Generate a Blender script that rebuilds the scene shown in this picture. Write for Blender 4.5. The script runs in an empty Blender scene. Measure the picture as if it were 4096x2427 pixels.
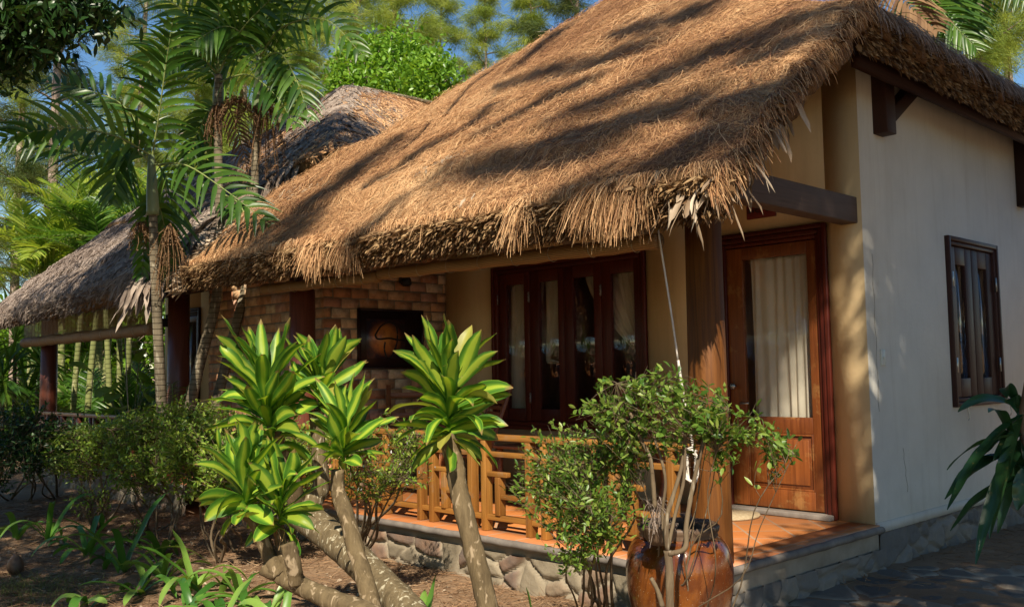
DENS = 1.0
SKY_STRENGTH = 0.088; SUN_STRENGTH = 5.0; EXPOSURE = 0.6
import bpy, math, random
import numpy as np
from mathutils import Vector, Matrix, Quaternion
rng = np.random.default_rng(11)
random.seed(5)
SC = bpy.context.scene
COL = SC.collection
A = np.array
# ---------------------------------------------------------------- camera frame (fitted from the building's edges)
FPX = 3762.0
PIT, ROL, YAW = np.radians([4.2256, -0.9417, -46.1838])
CAM = A([0.0, 0.0, 1.61])
_cy, _sy = np.cos(YAW), np.sin(YAW)
_Rz = A([[_cy, -_sy, 0], [_sy, _cy, 0], [0, 0, 1]])
_cp, _sp, _cr, _sr = np.cos(PIT), np.sin(PIT), np.cos(ROL), np.sin(ROL)
_f = A([0, _cp, _sp]); _u = A([0, -_sp, _cp]); _r = A([1., 0, 0])
M3 = A([_cr*_r + _sr*_u, -(-_sr*_r + _cr*_u), _f]) @ _Rz
def ray(x, y): return M3.T @ A([x-2048., y-1213.5, FPX])
def at(x, y, D): return CAM + ray(x, y)*D/FPX
def on_z(x, y, z): d = ray(x, y); return CAM + d*(z-CAM[2])/d[2]
def on_y(x, y, Y): d = ray(x, y); return CAM + d*Y/d[1]
def on_x(x, y, X): d = ray(x, y); return CAM + d*X/d[0]
cam_d = bpy.data.cameras.new('camera'); cam = bpy.data.objects.new('camera', cam_d); COL.objects.link(cam)
cam_d.sensor_width = 36; cam_d.lens = 36*FPX/4096; cam_d.clip_end = 2000; cam_d.clip_start = .05
cm = Matrix.Identity(4)
for i in range(3):
    cm[i][0] = M3[0][i]; cm[i][1] = -M3[1][i]; cm[i][2] = -M3[2][i]; cm[i][3] = CAM[i]
cam.matrix_world = cm
SC.camera = cam
# ---------------------------------------------------------------- light
az = A([.699, -.715])
EL = math.radians(43.0)
SUN = A([az[0]*math.cos(EL), az[1]*math.cos(EL), math.sin(EL)])
w = bpy.data.worlds.new('World'); SC.world = w; w.use_nodes = True
nt = w.node_tree; sky = nt.nodes.new('ShaderNodeTexSky'); sky.sky_type = 'NISHITA'; sky.sun_disc = False
sky.sun_elevation = EL; sky.sun_rotation = math.atan2(SUN[0], SUN[1]); sky.air_density = 1.0; sky.dust_density = .05; sky.ozone_density = 1.4
hs = nt.nodes.new('ShaderNodeHueSaturation'); hs.inputs['Saturation'].default_value = 1.22; nt.links.new(sky.outputs[0], hs.inputs['Color']); nt.links.new(hs.outputs[0], nt.nodes['Background'].inputs[0]); nt.nodes['Background'].inputs[1].default_value = SKY_STRENGTH
sl = bpy.data.lights.new('sun', 'SUN'); sl.energy = SUN_STRENGTH; sl.angle = math.radians(.53); sl.color = (1, .90, .74)
so = bpy.data.objects.new('sun', sl); COL.objects.link(so)
so.rotation_mode = 'QUATERNION'; so.rotation_quaternion = Vector(SUN).to_track_quat('Z', 'Y'); so.location = (3, -4, 20)
SC.view_settings.view_transform = 'Standard'; SC.view_settings.look = 'None'; SC.view_settings.exposure = EXPOSURE; SC.view_settings.gamma = 1
SC.cycles.max_bounces = 7; SC.cycles.diffuse_bounces = 4; SC.cycles.glossy_bounces = 3; SC.cycles.transmission_bounces = 4; SC.cycles.transparent_max_bounces = 8
SC.cycles.use_denoising = True; SC.cycles.sample_clamp_indirect = 6
# ---------------------------------------------------------------- objects
def tag(o, label=None, cat=None, group=None, kind=None):
    if label: o['label'] = label
    if cat: o['category'] = cat
    if group: o['group'] = group
    if kind: o['kind'] = kind
    return o
def thing(name, label, cat, loc=(0, 0, 0), group=None):
    o = bpy.data.objects.new(name, None); o.empty_display_size = .1; COL.objects.link(o)
    o.location = Vector([float(v) for v in loc]); return tag(o, label, cat, group)
def link(o, parent):
    COL.objects.link(o)
    if parent is not None:
        o.parent = parent
        if parent.type == 'EMPTY': o.matrix_parent_inverse = Matrix.Translation(-parent.location)
    return o
def copy_tree(o, parent=None):
    c = o.copy(); COL.objects.link(c)
    if parent is not None: c.parent = parent; c.matrix_parent_inverse = o.matrix_parent_inverse.copy()
    for ch in KIDS.get(o.name, []): copy_tree(ch, c)
    return c
KIDS = {}
def mesh(name, V, F, mats, parent=None, at_=None, smooth=False, midx=None, bevel=0):
    me = bpy.data.meshes.new(name)
    V = np.asarray(V, dtype=np.float32)
    if isinstance(F, np.ndarray):
        tot = np.full(len(F), F.shape[1], dtype=np.int32); loops = F.astype(np.int32).ravel()
    else:
        tot = A([len(f) for f in F], dtype=np.int32); loops = np.concatenate([np.asarray(f, dtype=np.int32) for f in F])
    me.vertices.add(len(V)); me.vertices.foreach_set('co', V.ravel())
    me.loops.add(len(loops)); me.loops.foreach_set('vertex_index', loops)
    me.polygons.add(len(tot)); st = np.zeros(len(tot), dtype=np.int32); st[1:] = np.cumsum(tot)[:-1]
    me.polygons.foreach_set('loop_start', st); me.polygons.foreach_set('loop_total', tot)
    if smooth: me.polygons.foreach_set('use_smooth', np.ones(len(tot), dtype=bool))
    for m in (mats if isinstance(mats, (list, tuple)) else [mats]): me.materials.append(m)
    if midx is not None: me.polygons.foreach_set('material_index', np.asarray(midx, dtype=np.int32))
    me.update(calc_edges=True); me.validate()
    for k, v in (at_ or {}).items():
        a = me.attributes.new(k, 'FLOAT', 'POINT'); a.data.foreach_set('value', np.asarray(v, dtype=np.float32))
    o = bpy.data.objects.new(name, me); link(o, parent)
    if parent is not None: KIDS.setdefault(parent.name, []).append(o)
    if bevel:
        b = o.modifiers.new('bevel', 'BEVEL'); b.width = bevel; b.segments = 2; b.limit_method = 'ANGLE'; b.angle_limit = .6
    return o
class K:
    """collects solid shapes for one mesh"""
    def __init__(s): s.V = []; s.F = []; s.R = []; s.m = []; s.n = 0; s.cur = 0; s.T = None
    def add(s, V, F, r=None):
        V = np.asarray(V, float)
        if r is None: r = rng.random()
        s.V.append(V); s.F += [tuple(int(i)+s.n for i in f) for f in F]; s.R.append(np.full(len(V), r)); s.m += [s.cur]*len(F); s.n += len(V); return s
    def box(s, a, b, rot=None, piv=None, r=None):
        a = A(a, float); b = A(b, float)
        V = A([[x, y, z] for x in (a[0], b[0]) for y in (a[1], b[1]) for z in (a[2], b[2])])
        if rot is not None:
            c = (a+b)/2 if piv is None else A(piv); V = (V-c) @ A(rot).T + c
        return s.add(V, [(0, 1, 3, 2), (4, 6, 7, 5), (0, 4, 5, 1), (2, 3, 7, 6), (0, 2, 6, 4), (1, 5, 7, 3)], r)
    def bar(s, p, q, w, h, up=(0, 0, 1), r=None):
        p = A(p, float); q = A(q, float); d = q-p; d /= np.linalg.norm(d); sd = np.cross(d, up if np.linalg.norm(np.cross(d, up)) > 1e-4 else (0, 1, 0)); sd /= np.linalg.norm(sd); u = np.cross(sd, d)
        V = [c + sd*i*w/2 + u*j*h/2 for c in (p, q) for i in (-1, 1) for j in (-1, 1)]
        return s.add(V, [(0, 1, 3, 2), (4, 6, 7, 5), (0, 4, 5, 1), (2, 3, 7, 6), (0, 2, 6, 4), (1, 5, 7, 3)], r)
    def tube(s, P, rad, n=8, r=None, cap=True):
        V, F = tube_vf(P, rad, n, cap); return s.add(V, F, r)
    def lathe(s, prof, c, n=32, r=None):
        V = []; F = []
        for (rr, z) in prof:
            for k in range(n):
                a = 2*math.pi*k/n; V.append((c[0]+rr*math.cos(a), c[1]+rr*math.sin(a), c[2]+z))
        for i in range(len(prof)-1):
            for k in range(n): F.append((i*n+k, i*n+(k+1) % n, (i+1)*n+(k+1) % n, (i+1)*n+k))
        return s.add(V, F, r)
    def prism(s, poly, o, ux, uy, th, r=None):
        """polygon in plane (o; ux,uy) thickened by vector th"""
        o, ux, uy, th = [A(v, float) for v in (o, ux, uy, th)]; n = len(poly)
        V = [o+ux*a+uy*b for a, b in poly] + [o+ux*a+uy*b+th for a, b in poly]
        F = [tuple(range(n))[::-1], tuple(range(n, 2*n))] + [(i, (i+1) % n, n+(i+1) % n, n+i) for i in range(n)]
        return s.add(V, F, r)
    def build(s, name, mats, parent=None, smooth=False, bevel=0):
        return mesh(name, np.concatenate(s.V), s.F, mats, parent, {'rnd': np.concatenate(s.R)}, smooth, s.m, bevel)
def tube_vf(P, rad, n=8, cap=True):
    P = np.asarray(P, float); m = len(P); rad = np.broadcast_to(np.asarray(rad, float), (m,))
    T = np.gradient(P, axis=0); T /= np.linalg.norm(T, axis=1)[:, None]+1e-9
    ref = A([0, 0, 1.]) if abs(T[:, 2]).mean() < .8 else A([1., 0, 0])
    S = np.cross(T, ref); S /= np.linalg.norm(S, axis=1)[:, None]+1e-9; U = np.cross(S, T)
    a = np.linspace(0, 2*math.pi, n, endpoint=False)
    V = (P[:, None] + rad[:, None, None]*(np.cos(a)[None, :, None]*S[:, None] + np.sin(a)[None, :, None]*U[:, None])).reshape(-1, 3)
    F = [(i*n+k, i*n+(k+1) % n, (i+1)*n+(k+1) % n, (i+1)*n+k) for i in range(m-1) for k in range(n)]
    if cap: F += [tuple(range(n))[::-1], tuple(range((m-1)*n, m*n))]
    return V, F
def smooth_path(P, n=8):
    P = np.asarray(P, float); out = []
    Q = np.vstack([2*P[0]-P[1], P, 2*P[-1]-P[-2]])
    for i in range(1, len(Q)-2):
        for t in np.linspace(0, 1, n, endpoint=False):
            out.append(.5*((2*Q[i]) + (-Q[i-1]+Q[i+1])*t + (2*Q[i-1]-5*Q[i]+4*Q[i+1]-Q[i+2])*t*t + (-Q[i-1]+3*Q[i]-3*Q[i+1]+Q[i+2])*t**3))
    out.append(P[-1]); return A(out)
def unit(v): v = np.asarray(v, float); return v/(np.linalg.norm(v, axis=-1, keepdims=True)+1e-9)
def rdir(n): return unit(rng.normal(size=(n, 3)))
PROF = {'lance': lambda t: np.sin(np.pi*np.clip(t*.94+.05, 0, 1))**.75, 'strap': lambda t: np.clip((1-t)*5, 0, 1)**.6*(.75+.25*np.clip(t*4, 0, 1)),
        'needle': lambda t: 1-.6*t, 'leaflet': lambda t: (np.clip(t*7, .25, 1))*np.clip((1-t)*1.5, 0, 1)**.75, 'cane': lambda t: (.34+.66*np.clip(t/.55, 0, 1)**1.2*(1.6-.6*np.clip(t/.55, 0, 1)))*np.clip(1-(np.clip(t-.55, 0, 1)/.452)**2, 0, 1)**.8}
def blades(B, D, L, W, droop=0, seg=4, cross=1, fold=0., prof='lance', side=None, roll=0., wig=0., rnd=None):
    """N curved leaf surfaces at once: base B, direction D, length L, width W"""
    B = np.atleast_2d(np.asarray(B, float)); N = len(B); D = unit(np.broadcast_to(D, (N, 3)))
    L = np.broadcast_to(np.asarray(L, float), (N,)); W = np.broadcast_to(np.asarray(W, float), (N,)); dr = np.broadcast_to(np.asarray(droop, float), (N,))
    t = np.linspace(0, 1, seg+1)
    G = A([0, 0, -1.])
    d = D[:, None] + dr[:, None, None]*t[None, :, None]*G
    if wig: d = d + np.cumsum(rng.normal(size=(N, seg+1, 3))*wig, axis=1)
    d = unit(d)
    P = B[:, None] + np.concatenate([np.zeros((N, 1, 3)), np.cumsum(d[:, :-1]*(L/seg)[:, None, None], axis=1)], axis=1)
    if side is None:
        S = np.cross(d, A([0, 0, 1.])); bad = np.linalg.norm(S, axis=2) < .05; S[bad] = A([1., 0, 0])
    else: S = np.broadcast_to(np.asarray(side, float)[:, None], d.shape)
    S = unit(S); Nn = np.cross(S, d)
    if np.any(roll):
        a = (rng.normal(size=N)*roll)[:, None, None]; S = S*np.cos(a)+Nn*np.sin(a); Nn = np.cross(S, d)
    w = PROF[prof](t)
    s = np.linspace(-1, 1, cross+1)
    V = P[:, :, None] + (W/2)[:, None, None, None]*w[None, :, None, None]*(S[:, :, None]*s[None, None, :, None] + Nn[:, :, None]*(fold*np.abs(s))[None, None, :, None])
    if cross > 1 and fold:
        ph = rng.random(N)*6.28
        V = V + Nn[:, :, None]*((W*.05)[:, None, None]*np.sin(t[None, :, None]*14+ph[:, None, None])*(np.abs(s)[None, None, :]))[..., None]
    c = cross+1; npv = (seg+1)*c
    q = A([[i*c+j, i*c+j+1, (i+1)*c+j+1, (i+1)*c+j] for i in range(seg) for j in range(cross)])
    F = (np.arange(N)[:, None, None]*npv + q[None]).reshape(-1, 4)
    if rnd is None: rnd = rng.random(N)
    at_ = {'rnd': np.repeat(rnd, npv), 'u': np.tile(np.tile(s, seg+1), N), 't': np.tile(np.repeat(t, c), N)}
    return V.reshape(-1, 3), F, at_
def join(parts):
    """merge [(V,F,attrs), ...] (F arrays of quads)"""
    Vs, Fs, at_ = [], [], {}; n = 0
    keys = set(k for p in parts for k in p[2])
    for V, F, a in parts:
        Vs.append(V); Fs.append(np.asarray(F)+n); n += len(V)
        for k in keys: at_.setdefault(k, []).append(a.get(k, np.zeros(len(V))))
    return np.concatenate(Vs), np.concatenate(Fs), {k: np.concatenate(v) for k, v in at_.items()}
def tubes(paths, rads, n=5, r=None):
    """many tubes -> quads only"""
    out = []
    for i, P in enumerate(paths):
        V, F = tube_vf(P, rads[i] if isinstance(rads, list) else rads, n, False)
        out.append((V, A(F), {'rnd': np.full(len(V), rng.random() if r is None else r), 't': np.repeat(np.linspace(0, 1, len(P)), n)}))
    return join(out)
def wob(x, y, seed=0, f=1.0, n=6):
    r = np.random.default_rng(seed); o = 0
    for i in range(n):
        k = f*(1+i*.7); a = r.random()*6.28; o = o + np.sin(k*(np.cos(a)*x+np.sin(a)*y)+r.random()*6.28)/(1+i*.6)
    return o/2.2
def ground_z(x, y):
    x = np.asarray(x, float); y = np.asarray(y, float)
    near = np.clip((y-1.5)/3, 0, 1)
    return .02+.10*near+.02*wob(x, y, 3, 1.3)+.012*wob(x, y, 4, 5)
# ---------------------------------------------------------------- materials
class N:
    def __init__(s, name):
        s.m = bpy.data.materials.new(name); s.m.use_nodes = True; s.t = s.m.node_tree; s.b = s.t.nodes['Principled BSDF']; s.o = s.t.nodes['Material Output']
    def n(s, ty, **kw):
        x = s.t.nodes.new(ty)
        for k, v in kw.items(): setattr(x, k, v)
        return x
    def l(s, a, b): s.t.links.new(a, b)
    def set(s, **kw):
        for k, v in kw.items(): s.b.inputs[k.replace('_', ' ')].default_value = v
        return s
    def coord(s, scale=(1, 1, 1), rot=(0, 0, 0), gen='Object'):
        c = s.n('ShaderNodeTexCoord'); mp = s.n('ShaderNodeMapping'); mp.inputs['Scale'].default_value = scale; mp.inputs['Rotation'].default_value = rot
        s.l(c.outputs[gen], mp.inputs['Vector']); return mp.outputs[0]
    def noise(s, vec, scale, detail=4, rough=.6, dist=0):
        x = s.n('ShaderNodeTexNoise'); x.inputs['Scale'].default_value = scale; x.inputs['Detail'].default_value = detail; x.inputs['Roughness'].default_value = rough; x.inputs['Distortion'].default_value = dist
        if vec is not None: s.l(vec, x.inputs['Vector'])
        return x.outputs['Fac']
    def attr(s, name): x = s.n('ShaderNodeAttribute', attribute_name=name); return x.outputs['Fac']
    def ramp(s, fac, stops):
        x = s.n('ShaderNodeValToRGB'); e = x.color_ramp.elements
        while len(e) < len(stops): e.new(.5)
        for i, (p, c) in enumerate(stops): e[i].position = p; e[i].color = (*c, 1)
        s.l(fac, x.inputs[0]); return x.outputs[0]
    def mix(s, fac, a, b, mode='MIX'):
        x = s.n('ShaderNodeMix', data_type='RGBA', blend_type=mode)
        for v, i in ((fac, 0), (a, 6), (b, 7)):
            if isinstance(v, (int, float)): x.inputs[i].default_value = v
            elif isinstance(v, tuple): x.inputs[i].default_value = (*v, 1)
            else: s.l(v, x.inputs[i])
        return x.outputs[2]
    def math(s, op, a, b=0.0, clamp=False):
        x = s.n('ShaderNodeMath', operation=op); x.use_clamp = clamp
        for v, i in ((a, 0), (b, 1)):
            if isinstance(v, (int, float)): x.inputs[i].default_value = v
            else: s.l(v, x.inputs[i])
        return x.outputs[0]
    def bump(s, h, strength=.3, dist=.01):
        x = s.n('ShaderNodeBump'); x.inputs['Strength'].default_value = strength; x.inputs['Distance'].default_value = dist; s.l(h, x.inputs['Height']); s.l(x.outputs[0], s.b.inputs['Normal']); return s
    def col(s, c): s.l(c, s.b.inputs['Base Color']); return s
    def rough(s, c):
        if isinstance(c, (int, float)): s.b.inputs['Roughness'].default_value = c
        else: s.l(c, s.b.inputs['Roughness'])
        return s
    def translucent(s, colr, fac):
        t = s.n('ShaderNodeBsdfTranslucent'); s.l(colr, t.inputs[0]); x = s.n('ShaderNodeMixShader'); x.inputs[0].default_value = fac
        s.l(s.b.outputs[0], x.inputs[1]); s.l(t.outputs[0], x.inputs[2]); s.l(x.outputs[0], s.o.inputs[0]); return s
def m_strand(name, stops, rough=.7, spec=.25, scale=1.2, trans=0):
    m = N(name); a = m.attr('rnd'); nz = m.noise(m.coord(), scale, 3)
    f = m.math('ADD', m.math('MULTIPLY', a, .65), m.math('MULTIPLY', nz, .45)); c = m.ramp(f, stops); m.col(c).rough(rough); m.set(Specular_IOR_Level=spec)
    if trans: m.translucent(c, trans)
    return m.m
def m_leaf(name, stops, trans=.3, rough=.4, spec=.4, bright=1.25):
    m = N(name); c = m.ramp(m.attr('rnd'), stops); nz = m.noise(m.coord(), 9, 2); c = m.mix(m.ramp(m.noise(m.coord(), 30, 3), [(.64, (0, 0, 0)), (.74, (.55, .55, .55))]), c, (.30, .24, .07)); c = m.mix(m.math('MULTIPLY', nz, .35), c, (stops[0][1][0]*.6, stops[0][1][1]*.7, stops[0][1][2]*.6))
    m.col(c).rough(rough); m.set(Specular_IOR_Level=spec)
    if trans: m.translucent(m.mix(1.0, c, (bright*1.15, bright, bright*.5), 'MULTIPLY'), trans)
    return m.m
def m_wood(name, a, b, axis='Z', rough=.4, scale=1., spec=.3, coat=0., wear=None):
    m = N(name); sc = {'X': (2.2, 48, 48), 'Y': (48, 2.2, 48), 'Z': (48, 48, 2.2)}[axis]; v = m.coord(tuple(k*scale for k in sc))
    nz = m.noise(v, 1, 6, .65, .6); big = m.noise(m.coord(), 2.2, 2); c = m.ramp(m.math('ADD', m.math('MULTIPLY', nz, .7), m.math('MULTIPLY', m.attr('rnd'), .3)), [(.25, a), (.75, b)])
    if wear:
        wz = m.noise(m.coord((1, 1, 1)), 5, 6, .7); c = m.mix(m.ramp(wz, [(.56, (0, 0, 0)), (.64, (.55, .55, .55))]), c, wear)
    c = m.mix(m.math('MULTIPLY', big, .35), c, tuple(k*.6 for k in a)); kn = m.noise(m.coord(tuple(k*.35 for k in sc)), 1, 3, .6, 1.5); c = m.mix(m.math('MULTIPLY', m.math('ABSOLUTE', m.math('SUBTRACT', kn, .5)), 1.6, True), c, tuple(k*.45 for k in a)); m.col(c).rough(m.math('ADD', m.math('MULTIPLY', nz, .35), rough-.1)); m.bump(nz, .3, .004); m.set(Specular_IOR_Level=spec, Coat_Weight=coat, Coat_Roughness=.25); return m.m
def m_plain(name, c1, c2, scale=3, rough=.8, bump=.15, bs=40, spec=.3, bd=.004, detail=5):
    m = N(name); nz = m.noise(m.coord(), scale, detail, .6); m.col(m.ramp(nz, [(.3, c1), (.72, c2)])).rough(rough); m.bump(m.noise(m.coord(), bs, 4), bump, bd); m.set(Specular_IOR_Level=spec); return m.m
def m_plaster(name, c, dirt, stain=.5):
    m = N(name); v = m.coord(); a = m.noise(v, 1.3, 6, .65); b = m.noise(v, 30, 4); col = m.ramp(a, [(.25, tuple(k*.86 for k in c)), (.6, c), (.9, tuple(min(1, k*1.06) for k in c))])
    st = m.noise(m.coord((7, 7, .5)), 1.0, 5, .7, .3); f = m.ramp(st, [(.50, (0, 0, 0)), (.70, (1, 1, 1))]); col = m.mix(m.math('MULTIPLY', f, stain*.35), col, dirt)
    sp = m.noise(v, 55, 2); col = m.mix(m.math('MULTIPLY', m.math('GREATER_THAN', sp, .76), .5), col, dirt); sz = m.n('ShaderNodeSeparateXYZ'); m.l(v, sz.inputs[0]); hz = m.ramp(m.math('ADD', m.math('MULTIPLY', sz.outputs[2], .55), m.math('MULTIPLY', a, .35)), [(.30, (1, 1, 1)), (.55, (0, 0, 0))]); col = m.mix(m.math('MULTIPLY', hz, .3), col, dirt); m.col(col).rough(.85); m.bump(m.math('ADD', m.math('MULTIPLY', a, .6), m.math('MULTIPLY', b, .22)), .4, .02); m.set(Specular_IOR_Level=.15); return m.m
def m_bark(name, c1, c2, patch, scale=1, ring=0):
    m = N(name); v = m.coord((scale*14, scale*14, scale*3.5)); nz = m.noise(v, 1, 6, .7, .4); c = m.ramp(nz, [(.3, c1), (.7, c2)])
    pz = m.noise(m.coord((scale*20, scale*20, scale*7)), 1, 3, .5, .8); c = m.mix(m.ramp(pz, [(.58, (0, 0, 0)), (.66, (1, 1, 1))]), c, patch); h = nz
    if ring:
        w_ = m.n('ShaderNodeTexWave', bands_direction='Z'); w_.inputs['Scale'].default_value = ring; w_.inputs['Distortion'].default_value = 1.2; w_.inputs['Detail'].default_value = 2; m.l(m.coord(), w_.inputs['Vector'])
        f = m.ramp(w_.outputs['Fac'], [(0, (1, 1, 1)), (.16, (0, 0, 0))]); c = m.mix(m.math('MULTIPLY', f, .75), c, tuple(k*.4 for k in c1)); h = m.math('SUBTRACT', nz, m.math('MULTIPLY', f, .8))
    m.col(c).rough(.85); m.bump(h, .5, .012); m.set(Specular_IOR_Level=.2); return m.m
# ---------------------------------------------------------------- palette
MT = {}
MT['thatch'] = m_plain('thatch_bed', (.13, .07, .035), (.33, .19, .09), 9, .95, .9, 60, .1, .03)
MT['straw'] = m_strand('thatch_needles', [(.1, (.10, .042, .02)), (.35, (.27, .125, .055)), (.62, (.51, .28, .125)), (.95, (.79, .52, .27))], .65, .3)
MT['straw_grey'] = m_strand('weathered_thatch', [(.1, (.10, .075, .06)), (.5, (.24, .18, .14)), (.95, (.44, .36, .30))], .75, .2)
MT['reed_end'] = m_strand('thatch_stalk_ends', [(.15, (.035, .017, .008)), (.5, (.16, .085, .035)), (.85, (.42, .27, .13)), (1, (.6, .42, .22))], .7, .25, 6)
MT['dry_leaf'] = m_strand('dried_palm_leaf', [(.1, (.13, .08, .045)), (.5, (.34, .24, .15)), (.95, (.60, .49, .36))], .6, .3, 4, .12)
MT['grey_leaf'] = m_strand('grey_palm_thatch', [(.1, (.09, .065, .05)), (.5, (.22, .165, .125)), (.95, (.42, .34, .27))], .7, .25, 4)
MT['wall_front'] = m_plaster('ochre_plaster', (.68, .50, .27), (.28, .18, .10))
MT['wall_return'] = m_plaster('pale_plaster', (.66, .58, .50), (.30, .2, .12))
MT['wall_side'] = m_plaster('white_plaster', (.72, .68, .595), (.34, .27, .17))
MT['wood_red'] = m_wood('dark_red_wood', (.055, .007, .004), (.16, .028, .012), 'Z', .38, coat=.12)
MT['wood_red_x'] = m_wood('dark_red_wood_flat', (.055, .007, .004), (.16, .028, .012), 'X', .38, coat=.12)
MT['wood_door'] = m_wood('door_wood', (.10, .022, .006), (.32, .095, .018), 'Z', .38, 1, .4, coat=.12, wear=(.42, .22, .07))
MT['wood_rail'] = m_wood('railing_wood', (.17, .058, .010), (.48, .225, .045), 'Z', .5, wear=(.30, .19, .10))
MT['wood_rail_x'] = m_wood('railing_wood_flat', (.17, .058, .010), (.48, .225, .045), 'X', .5, wear=(.30, .19, .10))
MT['wood_post'] = m_wood('pillar_wood', (.04, .010, .005), (.24, .088, .014), 'Z', .5, 1, .25, coat=0)
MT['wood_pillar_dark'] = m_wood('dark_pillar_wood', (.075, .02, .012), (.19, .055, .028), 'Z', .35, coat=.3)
MT['wood_beam'] = m_wood('grey_beam_wood', (.075, .05, .04), (.16, .105, .08), 'Y', .7)
MT['wood_dark'] = m_wood('black_brown_wood', (.022, .010, .007), (.06, .02, .012), 'Y', .5)
MT['window_dark'] = m_wood('window_wood', (.032, .011, .009), (.09, .032, .020), 'Z', .45, coat=0.05)
MT['chair_wood'] = m_wood('chair_wood', (.26, .08, .03), (.45, .17, .06), 'X', .4, coat=.2)
m = N('brick'); r_ = m.attr('rnd'); nz = m.noise(m.coord(), 14, 6, .7); c = m.ramp(r_, [(0, (.44, .19, .09)), (.3, (.58, .30, .14)), (.6, (.72, .46, .24)), (.85, (.66, .50, .32)), (1, (.50, .26, .17))])
c = m.mix(m.ramp(nz, [(.35, (.55, .55, .55)), (.6, (0, 0, 0))]), c, (.26, .11, .06)); c = m.mix(m.ramp(m.noise(m.coord(), 5, 5, .7), [(.55, (0, 0, 0)), (.75, (.6, .6, .6))]), c, (.68, .52, .40))
m.col(c).rough(.9); m.bump(nz, .6, .012); MT['brick'] = m.m
MT['mortar'] = m_plain('mortar', (.22, .17, .12), (.36, .30, .22), 12, .95, .5, 60)
m = N('clay_tiles'); v = m.coord((1, 1, 1), (0, 0, math.radians(45)))
bt = m.n('ShaderNodeTexBrick', offset=0.0); bt.inputs['Scale'].default_value = 1; bt.inputs['Brick Width'].default_value = .3; bt.inputs['Row Height'].default_value = .3; bt.inputs['Mortar Size'].default_value = .009; bt.inputs['Color1'].default_value = (.47, .155, .04, 1); bt.inputs['Color2'].default_value = (.36, .105, .028, 1); bt.inputs['Mortar'].default_value = (.30, .22, .16, 1); m.l(v, bt.inputs['Vector'])
nz = m.noise(m.coord(), 6, 6, .65); c = m.mix(m.math('MULTIPLY', nz, .45), bt.outputs['Color'], (.56, .26, .08)); c = m.mix(m.ramp(m.noise(m.coord(), 3, 5, .7), [(.55, (0, 0, 0)), (.8, (.5, .5, .5))]), c, (.30, .14, .07))
m.col(c).rough(m.math('ADD', m.math('MULTIPLY', nz, .3), .28)); m.bump(bt.outputs['Fac'], -.35, .004); MT['tile'] = m.m
m = N('border_tiles'); bt = m.n('ShaderNodeTexBrick', offset=0.0); bt.inputs['Scale'].default_value = 1; bt.inputs['Brick Width'].default_value = .3; bt.inputs['Row Height'].default_value = .3; bt.inputs['Mortar Size'].default_value = .009; bt.inputs['Color1'].default_value = (.46, .15, .045, 1); bt.inputs['Color2'].default_value = (.38, .115, .035, 1); bt.inputs['Mortar'].default_value = (.28, .21, .16, 1); m.l(m.coord(), bt.inputs['Vector'])
nz = m.noise(m.coord(), 6, 6, .65); c = m.mix(m.math('MULTIPLY', nz, .5), bt.outputs['Color'], (.52, .24, .09)); m.col(c).rough(m.math('ADD', m.math('MULTIPLY', nz, .3), .3)); m.bump(bt.outputs['Fac'], -.35, .004); MT['tile_border'] = m.m
MT['nosing'] = m_plain('grey_stone_edge', (.13, .11, .095), (.26, .225, .19), 7, .75, .4, 50)
MT['render_band'] = m_plain('cement_band', (.26, .215, .16), (.40, .34, .265), 5, .9, .5, 40)
def m_stone(name, stops, mort):
    m = N(name); a = m.attr('rnd'); nz = m.noise(m.coord(), 18, 6, .7); big = m.noise(m.coord(), 6, 4)
    c = m.ramp(m.math('ADD', m.math('MULTIPLY', a, .8), m.math('MULTIPLY', big, .25)), stops); c = m.mix(m.math('MULTIPLY', nz, .35), c, (.12, .10, .085), 'MIX')
    mm = m.mix(m.math('MULTIPLY', nz, .5), mort, tuple(k*.6 for k in mort)); c = m.mix(m.attr('u'), c, mm); m.col(c).rough(.88); m.bump(nz, .6, .015); m.set(Specular_IOR_Level=.25); return m.m
MT['stone_front'] = m_stone('rubble_stone_front', [(.0, (.10, .09, .075)), (.3, (.22, .18, .12)), (.6, (.34, .28, .19)), (.85, (.27, .16, .10)), (1, (.13, .13, .125))], (.36, .30, .215))
MT['stone_side'] = m_stone('rubble_stone_side', [(.0, (.10, .10, .10)), (.45, (.20, .185, .165)), (.8, (.30, .26, .21)), (1, (.22, .15, .09))], (.27, .235, .19))
MT['paving'] = m_stone('crazy_paving', [(.0, (.075, .068, .06)), (.5, (.15, .13, .105)), (.8, (.25, .20, .145)), (1, (.33, .25, .16))], (.46, .38, .27))
m = N('sandy_soil'); v = m.coord(); a = m.noise(v, .9, 6, .65); b = m.noise(v, 45, 5, .7); l2 = m.noise(m.coord((1, 1, 1)), 7, 6, .75, .6)
c = m.ramp(a, [(.3, (.17, .10, .055)), (.55, (.26, .165, .095)), (.8, (.33, .22, .135))]); c = m.mix(m.ramp(l2, [(.5, (0, 0, 0)), (.72, (.75, .75, .75))]), c, (.17, .095, .055)); c = m.mix(m.math('MULTIPLY', b, .4), c, (.34, .235, .15))
m.col(c).rough(.95); m.bump(m.math('ADD', m.math('MULTIPLY', b, .25), l2), .9, .025); m.set(Specular_IOR_Level=.1); MT['soil'] = m.m
MT['litter'] = m_strand('needle_litter', [(.1, (.10, .055, .03)), (.6, (.26, .15, .08)), (.95, (.42, .28, .16))], .8, .1)
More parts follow.
